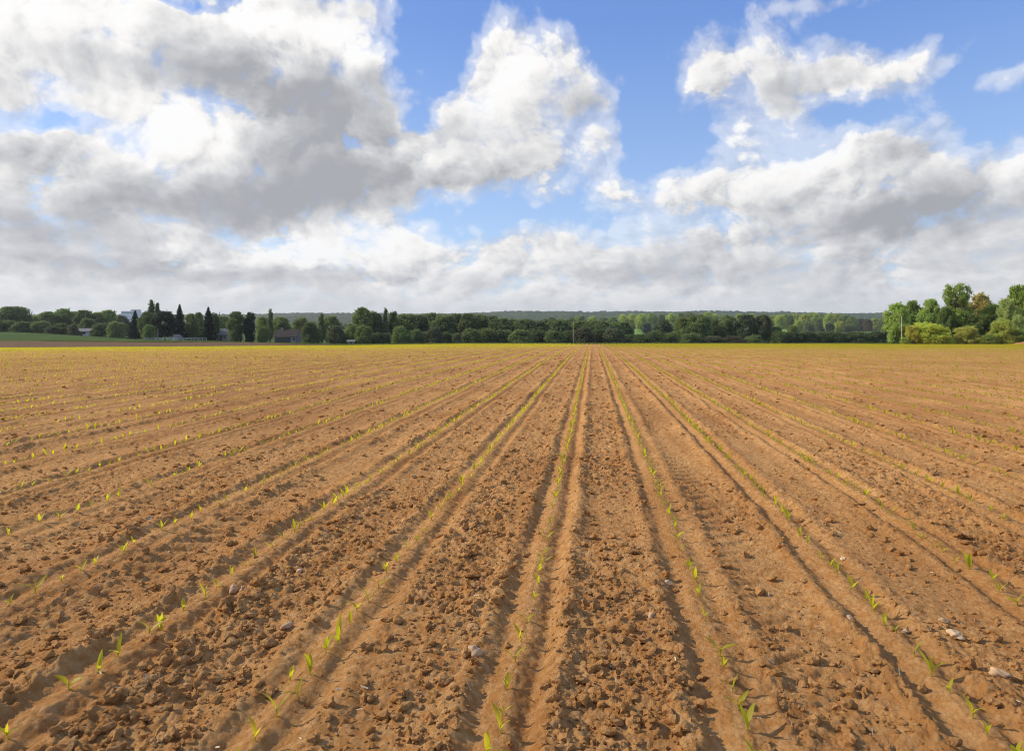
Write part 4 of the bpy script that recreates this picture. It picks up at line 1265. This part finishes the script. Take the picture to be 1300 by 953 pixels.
# ---------------------------------------------------------------- grass margin, weeds, far canopy, clods
def scatter_stuff(name, label, pts, size, color, cat, up=.0, h=.3):
    rs = np.random.default_rng(len(pts))
    n = len(pts)
    nrm = rs.normal(size=(n, 3)); nrm[:, 2] *= .5; nrm /= np.linalg.norm(nrm, axis=1)[:, None]
    V, Fq = leaf_quads(pts, nrm, size, rs, 1.5)
    o = mesh_from(name, V, Fq, LEAF, False); o.color = (*color, 1)
    o['kind'] = 'stuff'; o['label'] = label; o['category'] = cat
    return o
rs = np.random.default_rng(44)
n = 60000
px = rs.uniform(-60, 1380, n); 
edge = np.interp(px, [-400, 0, 220, 400, 600, 900, 1300, 1700], [110, 112, 118, 126, 136, 139, 134, 134])
d = edge + rs.uniform(.3, 9, n)
keep = (px > 400) | (rs.random(n) < .0)
# left of column 400 the grass starts behind the soil strip
d = np.where(px < 420, np.interp(px, [-400, 0, 220, 340, 420], [176, 172, 176, 182, 158]) + rs.uniform(0, 6, n), d)
s_ = (px - PX0) / F * d
x = RT[0] * s_ + FW[0] * d; y = RT[1] * s_ + FW[1] * d
hgt = .22 * (1 + .8 * fbm2(x / 3, y / 3, 8, 3))
pts = np.stack([x, y, terrain(x, y) + rs.random(n) * hgt], 1)
scatter_stuff('grass_margin', 'green grass margin along the far edge of the field', pts, .16, (.14, .17, .04), 'grass')
n = 26000
px = rs.uniform(1108, 1380, n); d = rs.uniform(125, 137, n) ; s_ = (px - PX0) / F * d
x = RT[0] * s_ + FW[0] * d; y = RT[1] * s_ + FW[1] * d
ok = field_end(x, y) < 1.5
x, y, px = x[ok], y[ok], px[ok]
hh = np.clip(.45 + 1.1 * fbm2(x / 2.2, y / 2.2, 18, 3), .1, 1.1) * smooth(px, 1108, 1150)
pts = np.stack([x, y, terrain(x, y) + rs.random(len(x)) * hh], 1)
scatter_stuff('weeds', 'green weeds and nettles under the sunlit shrubs at the right', pts, .2, (.075, .13, .03), 'weeds')

def canopy(name, label, d0, d1, step, H, cell, color, pxl, pxr, seed):
    dd = np.arange(d0, d1, step)
    s0, s1 = (pxl - PX0) / F * d0, (pxr - PX0) / F * d0
    ss = np.arange(s0, s1, step)
    D, Sx = np.meshgrid(dd, ss, indexing='ij')
    Sx = Sx * (D / d0) ** .6
    x = RT[0] * Sx + FW[0] * D; y = RT[1] * Sx + FW[1] * D
    z = terrain(x, y) + H * (.35 + .9 * fbm2(x / 90, y / 90, seed, 3)) + lumps(x.ravel(), y.ravel(), cell, seed + 5, .95, .3, .62, 1.0).reshape(x.shape) * 1.1
    z = z + .12 * cell * fbm2(x / 5, y / 5, seed + 9, 3)
    clear = fbm2(x / 260, y / 120, seed + 20, 2) > CLEARING
    z = np.where(clear, terrain(x, y) - 3, z)
    V = np.stack([x, y, z], -1).reshape(-1, 3)
    o = mesh_from(name, V, grid_faces(*x.shape), CANOPY, True)
    o.color = (*color, 1)
    o['kind'] = 'stuff'; o['label'] = label; o['category'] = 'wood'
    return o
def can_col(N, pos, obj, bs, t):
    c = N.mix(N.rng(N.noise(pos, .012, 4, .6), .3, .7), (.045, .075, .030), (.085, .12, .04))
    c = N.mix(N.m('MULTIPLY', N.rng(N.noise(pos, .35, 4, .7), .35, .65), .6), c, (.028, .045, .02))
    return c
CANOPY = simple_mat('wood_canopy', can_col, .9, .1)
def can2(N, pos, obj, bs, t):
    c = N.mix(N.rng(N.noise(pos, .02, 4, .6), .35, .65), (.05, .085, .025), (.10, .15, .03))
    return N.mix(N.m('MULTIPLY', N.rng(N.noise(pos, .5, 4, .7), .35, .65), .6), c, (.035, .055, .018))
CLEARING = .42
canopy('distant_wood', 'distant dark wood covering the long ridge on the horizon', 1500, 3050, 5.5, 9, 14, (0, 0, 0), -250, 1500, 3)
CANOPY = simple_mat('sunlit_canopy', can2, .9, .1)  # sunlight on the valley wood is put into its lighter greens
CLEARING = 9
canopy('hillside_wood', 'lighter green wood in the valley between belt and ridge', 940, 1240, 3.0, 7, 11, (0, 0, 0), 330, 1300, 31)

# clearings in front of the far wood
def patch_sheet(name, px0, px1, r0, r1, mat, lift, dmid):
    pxs_ = np.linspace(px0, px1, 14); dds = np.linspace(dmid - 40, dmid + 40, 5)
    Vv = []
    for i, dd_ in enumerate(dds):
        for p in pxs_:
            x, y = plan(p, dd_)
            u_ = (p - px0) / (px1 - px0); row = r1 + (r0 - r1) * i / 4 * (math.sin(math.pi * min(max(u_, .02), .98)) ** .5) + .15 * math.sin(p * .9)
            Vv.append((x, y, EYE + (PY0 - row) / F * dd_))
    o = mesh_from(name, np.array(Vv), grid_faces(5, 14), mat); o['kind'] = 'structure'
BRIGHTM = simple_mat('lush_grass', flat((.16, .26, .05), .2, .05))
patch_sheet('grass_slope', 978, 1012, 417.8, 422, BRIGHTM, 0, 770)
patch_sheet('grass_slope', 800, 818, 417.5, 424.5, BRIGHTM, 0, 770)
patch_sheet('soil_bank', 1012, 1096, 420.9, 424.0, simple_mat('bank_soil', flat((.16, .11, .07), .2, .05)), 0, 770)
patch_sheet('grass_slope', 1085, 1135, 420.2, 425, simple_mat('dull_grass', flat((.09, .15, .04), .2, .05)), 0, 765)
# soil bank at the right edge
pb = []
for i in range(9):
    for j in range(14):
        x, y = plan(1278 + j * 6, 121.5 + i * .9)
        pb.append((x, y, tz(x, y) + .75 * math.sin(math.pi * i / 8) * smooth(j, 0, 5) + .1 * math.sin(j * 2.1 + i) * (0 < i < 8) - .02))
o = mesh_from('soil_mound', np.array(pb), grid_faces(9, 14), SOIL); o['kind'] = 'structure'

# loose clods and pebbles lying on the beds
def clod_proto(seed, sub=2):
    import bmesh
    bm = bmesh.new(); bmesh.ops.create_icosphere(bm, subdivisions=sub, radius=1)
    V = np.array([v.co[:] for v in bm.verts]); Fq = np.array([[v.index for v in f.verts] for f in bm.faces]); bm.free()
    rs = np.random.default_rng(seed)
    k = 1 + .22 * np.sin(V @ rs.normal(size=3) * 2.4 + 1) + .16 * np.sin(V @ rs.normal(size=3) * 4 + 2) + rs.normal(size=len(V)) * .045
    for _ in range(4):   # broken facets
        nn = rs.normal(size=3); nn /= np.linalg.norm(nn); dd = V @ nn
        k = np.where(dd > .62, k * .62 / np.maximum(dd, .62), k)
    return V * k[:, None] * np.array([1, rs.uniform(.7, 1), rs.uniform(.55, .8)]), Fq
CP = [clod_proto(i, 2) for i in range(6)]; CPL = [clod_proto(i + 9, 1) for i in range(6)]
rs = np.random.default_rng(17)
n = 95000
u = rs.random(n); rad = 1.1 * (38 / 1.1) ** (u ** .8)
a = np.radians(rs.uniform(-52, 40, n))
x = rad * np.sin(a); y = rad * np.cos(a)
ph = row_phase(x, y); f = ph - np.floor(ph); dist_r = np.minimum(f, 1 - f) * .775
sm = bed_smooth(np.floor(ph))
pk = np.clip(smooth(dist_r, .10, .18) * (1 - .85 * sm) * np.clip(.8 + 1.2 * fbm2(x * 1.1, y * .8, 41, 3), .2, 1.5), .03, 1)
ok = rs.random(n) < pk
x, y, rad = x[ok], y[ok], rad[ok]
zc = surf(x, y)
size = .0038 * (1 - rs.random(len(x))) ** -.58
size = np.clip(size, .0034, .024) * (1 + rad * .045)
VV, FF, off = [], [], 0
for g_ in range(12):
    pr = CP[g_ % 6] if g_ < 6 else CPL[g_ % 6]
    near_ = rad < 5
    ii = np.where((near_ if g_ < 6 else ~near_) & (np.arange(len(x)) % 6 == g_ % 6))[0]
    if not len(ii): continue
    v, ff = pr
    t = rs.random(len(ii)) * 6.28; s = size[ii]
    X_ = (v[None, :, 0] * np.cos(t)[:, None] - v[None, :, 1] * np.sin(t)[:, None]) * s[:, None] + x[ii][:, None]
    Y_ = (v[None, :, 0] * np.sin(t)[:, None] + v[None, :, 1] * np.cos(t)[:, None]) * s[:, None] + y[ii][:, None]
    Z_ = v[None, :, 2] * s[:, None] + (zc[ii] + s * .28)[:, None]
    VV.append(np.stack([X_, Y_, Z_], -1).reshape(-1, 3))
    FF.append((ff[None] + (np.arange(len(ii)) * len(v))[:, None, None]).reshape(-1, 3) + off); off += len(v) * len(ii)
clods = mesh_from('soil_clods', np.concatenate(VV), np.concatenate(FF), SOIL, False)
clods['kind'] = 'stuff'; clods['label'] = 'loose brown soil clods scattered over the beds between the rows'; clods['category'] = 'clods'
# straw bits
n = 320
rad = 1.2 * (12 / 1.2) ** rs.random(n); a = np.radians(rs.uniform(-50, 38, n)); x = rad * np.sin(a); y = rad * np.cos(a)
zc = surf(x, y); t = rs.random(n) * 6.28; L = rs.uniform(.005, .018, n); w_ = rs.uniform(.0012, .003, n)
c_ = np.stack([x, y, zc + .004], 1); d1 = np.stack([np.cos(t) * L, np.sin(t) * L, rs.normal(size=n) * .006], 1); d2 = np.stack([-np.sin(t) * w_, np.cos(t) * w_, w_ * .6], 1)
V = np.stack([c_ - d1 - d2, c_ + d1 - d2, c_ + d1 + d2, c_ - d1 + d2], 1).reshape(-1, 3)
st = mesh_from('straw_litter', V, np.arange(n * 4).reshape(-1, 4), simple_mat('straw', flat((.58, .46, .28), .2, 30)), False)
st['kind'] = 'stuff'; st['label'] = 'tiny bits of pale straw lying on the soil'; st['category'] = 'straw'
# single stones one can pick out
PALE = simple_mat('pale_flint', flat((.60, .43, .25), .18, 30), .8, .3)
TAN = simple_mat('tan_stone', flat((.46, .31, .18), .2, 30), .85, .2)
STONES = [(1213, 808, 17, PALE, 'largest pale cream stone, on the bed at the lower right'), (1270, 857, 20, TAN, 'broad tan stone at the bottom right corner of the bed'), (1199, 791, 11, TAN, 'tan stone just above left of the largest pale stone'),
          (1148, 797, 11, TAN, 'tan stone right beside a seedling in the second row right'), (1070, 706, 8, PALE, 'small pale stone on the ridge at right, left of the third right row'), (1079, 791, 9, TAN, 'small tan stone left of the second right row'),
          (296, 746, 14, TAN, 'large rounded clod-like stone in the second furrow left'), (309, 748, 10, TAN, 'smaller rounded stone right beside the large one in the left furrow'), (288, 772, 20, SOIL, 'broad flat brown clod left of the lower left shoulder'),
          (588, 684, 10, PALE, 'pale round stone on the shoulder right of the first left row'), (602, 833, 17, TAN, 'pale block-shaped clod left of the centre row near the bottom'), (828, 789, 12, TAN, 'round tan stone on the bed left of the first right row'),
          (847, 741, 9, PALE, 'pale upright flint on the shoulder left of the first right row'), (366, 793, 16, TAN, 'broad tan clod between the first and second left rows'), (380, 727, 8, PALE, 'small pale stone beside the second left row'),
          (190, 660, 11, TAN, 'tan clod between the third and fourth left rows'), (264, 717, 12, SOIL, 'brown clod alone on the smooth bed at left'), (62, 846, 17, SOIL, 'large brown clod near the lower left corner')]
for k, (px_, py_, wpx, mt, lb) in enumerate(STONES):
    d_ = EYE * F / (py_ + 2 - PY0); x_, y_ = plan(px_, d_)
    r_ = wpx / F * d_ / 2 * 1.05
    v, ff = clod_proto(40 + k, 3)
    z_ = float(surf(np.array([x_]), np.array([y_]))[0])
    o = mesh_from('stone' if mt is not SOIL else 'clod', v * r_, ff, mt, True)
    o.location = (x_, y_, z_ + r_ * .3); o.rotation_euler = (0, 0, k * 1.3)
    o['label'] = lb; o['category'] = 'stone' if mt is not SOIL else 'clod'; o['group'] = 'stones lying on the beds'
# ---------------------------------------------------------------- haze
V, Fq = box(-4200, 4200, -300, 4600, -30, 160)
hz_ = mesh_from('haze', V, Fq, None, False)
hm = bpy.data.materials.new('haze'); hm.use_nodes = True
t = hm.node_tree; t.nodes.clear()
pv = t.nodes.new('ShaderNodeVolumePrincipled'); pv.inputs['Color'].default_value = (.86, .92, 1.0, 1); pv.inputs['Density'].default_value = .0001
pv.inputs['Anisotropy'].default_value = .3
oo = t.nodes.new('ShaderNodeOutputMaterial'); t.links.new(pv.outputs[0], oo.inputs['Volume'])
hm.volume_intersection_method = 'FAST' if hasattr(hm, 'volume_intersection_method') else None
hz_.data.materials.append(hm)
hz_['kind'] = 'stuff'
S.cycles.samples = 128
for o in list(bpy.data.objects):
    o.select_set(False)
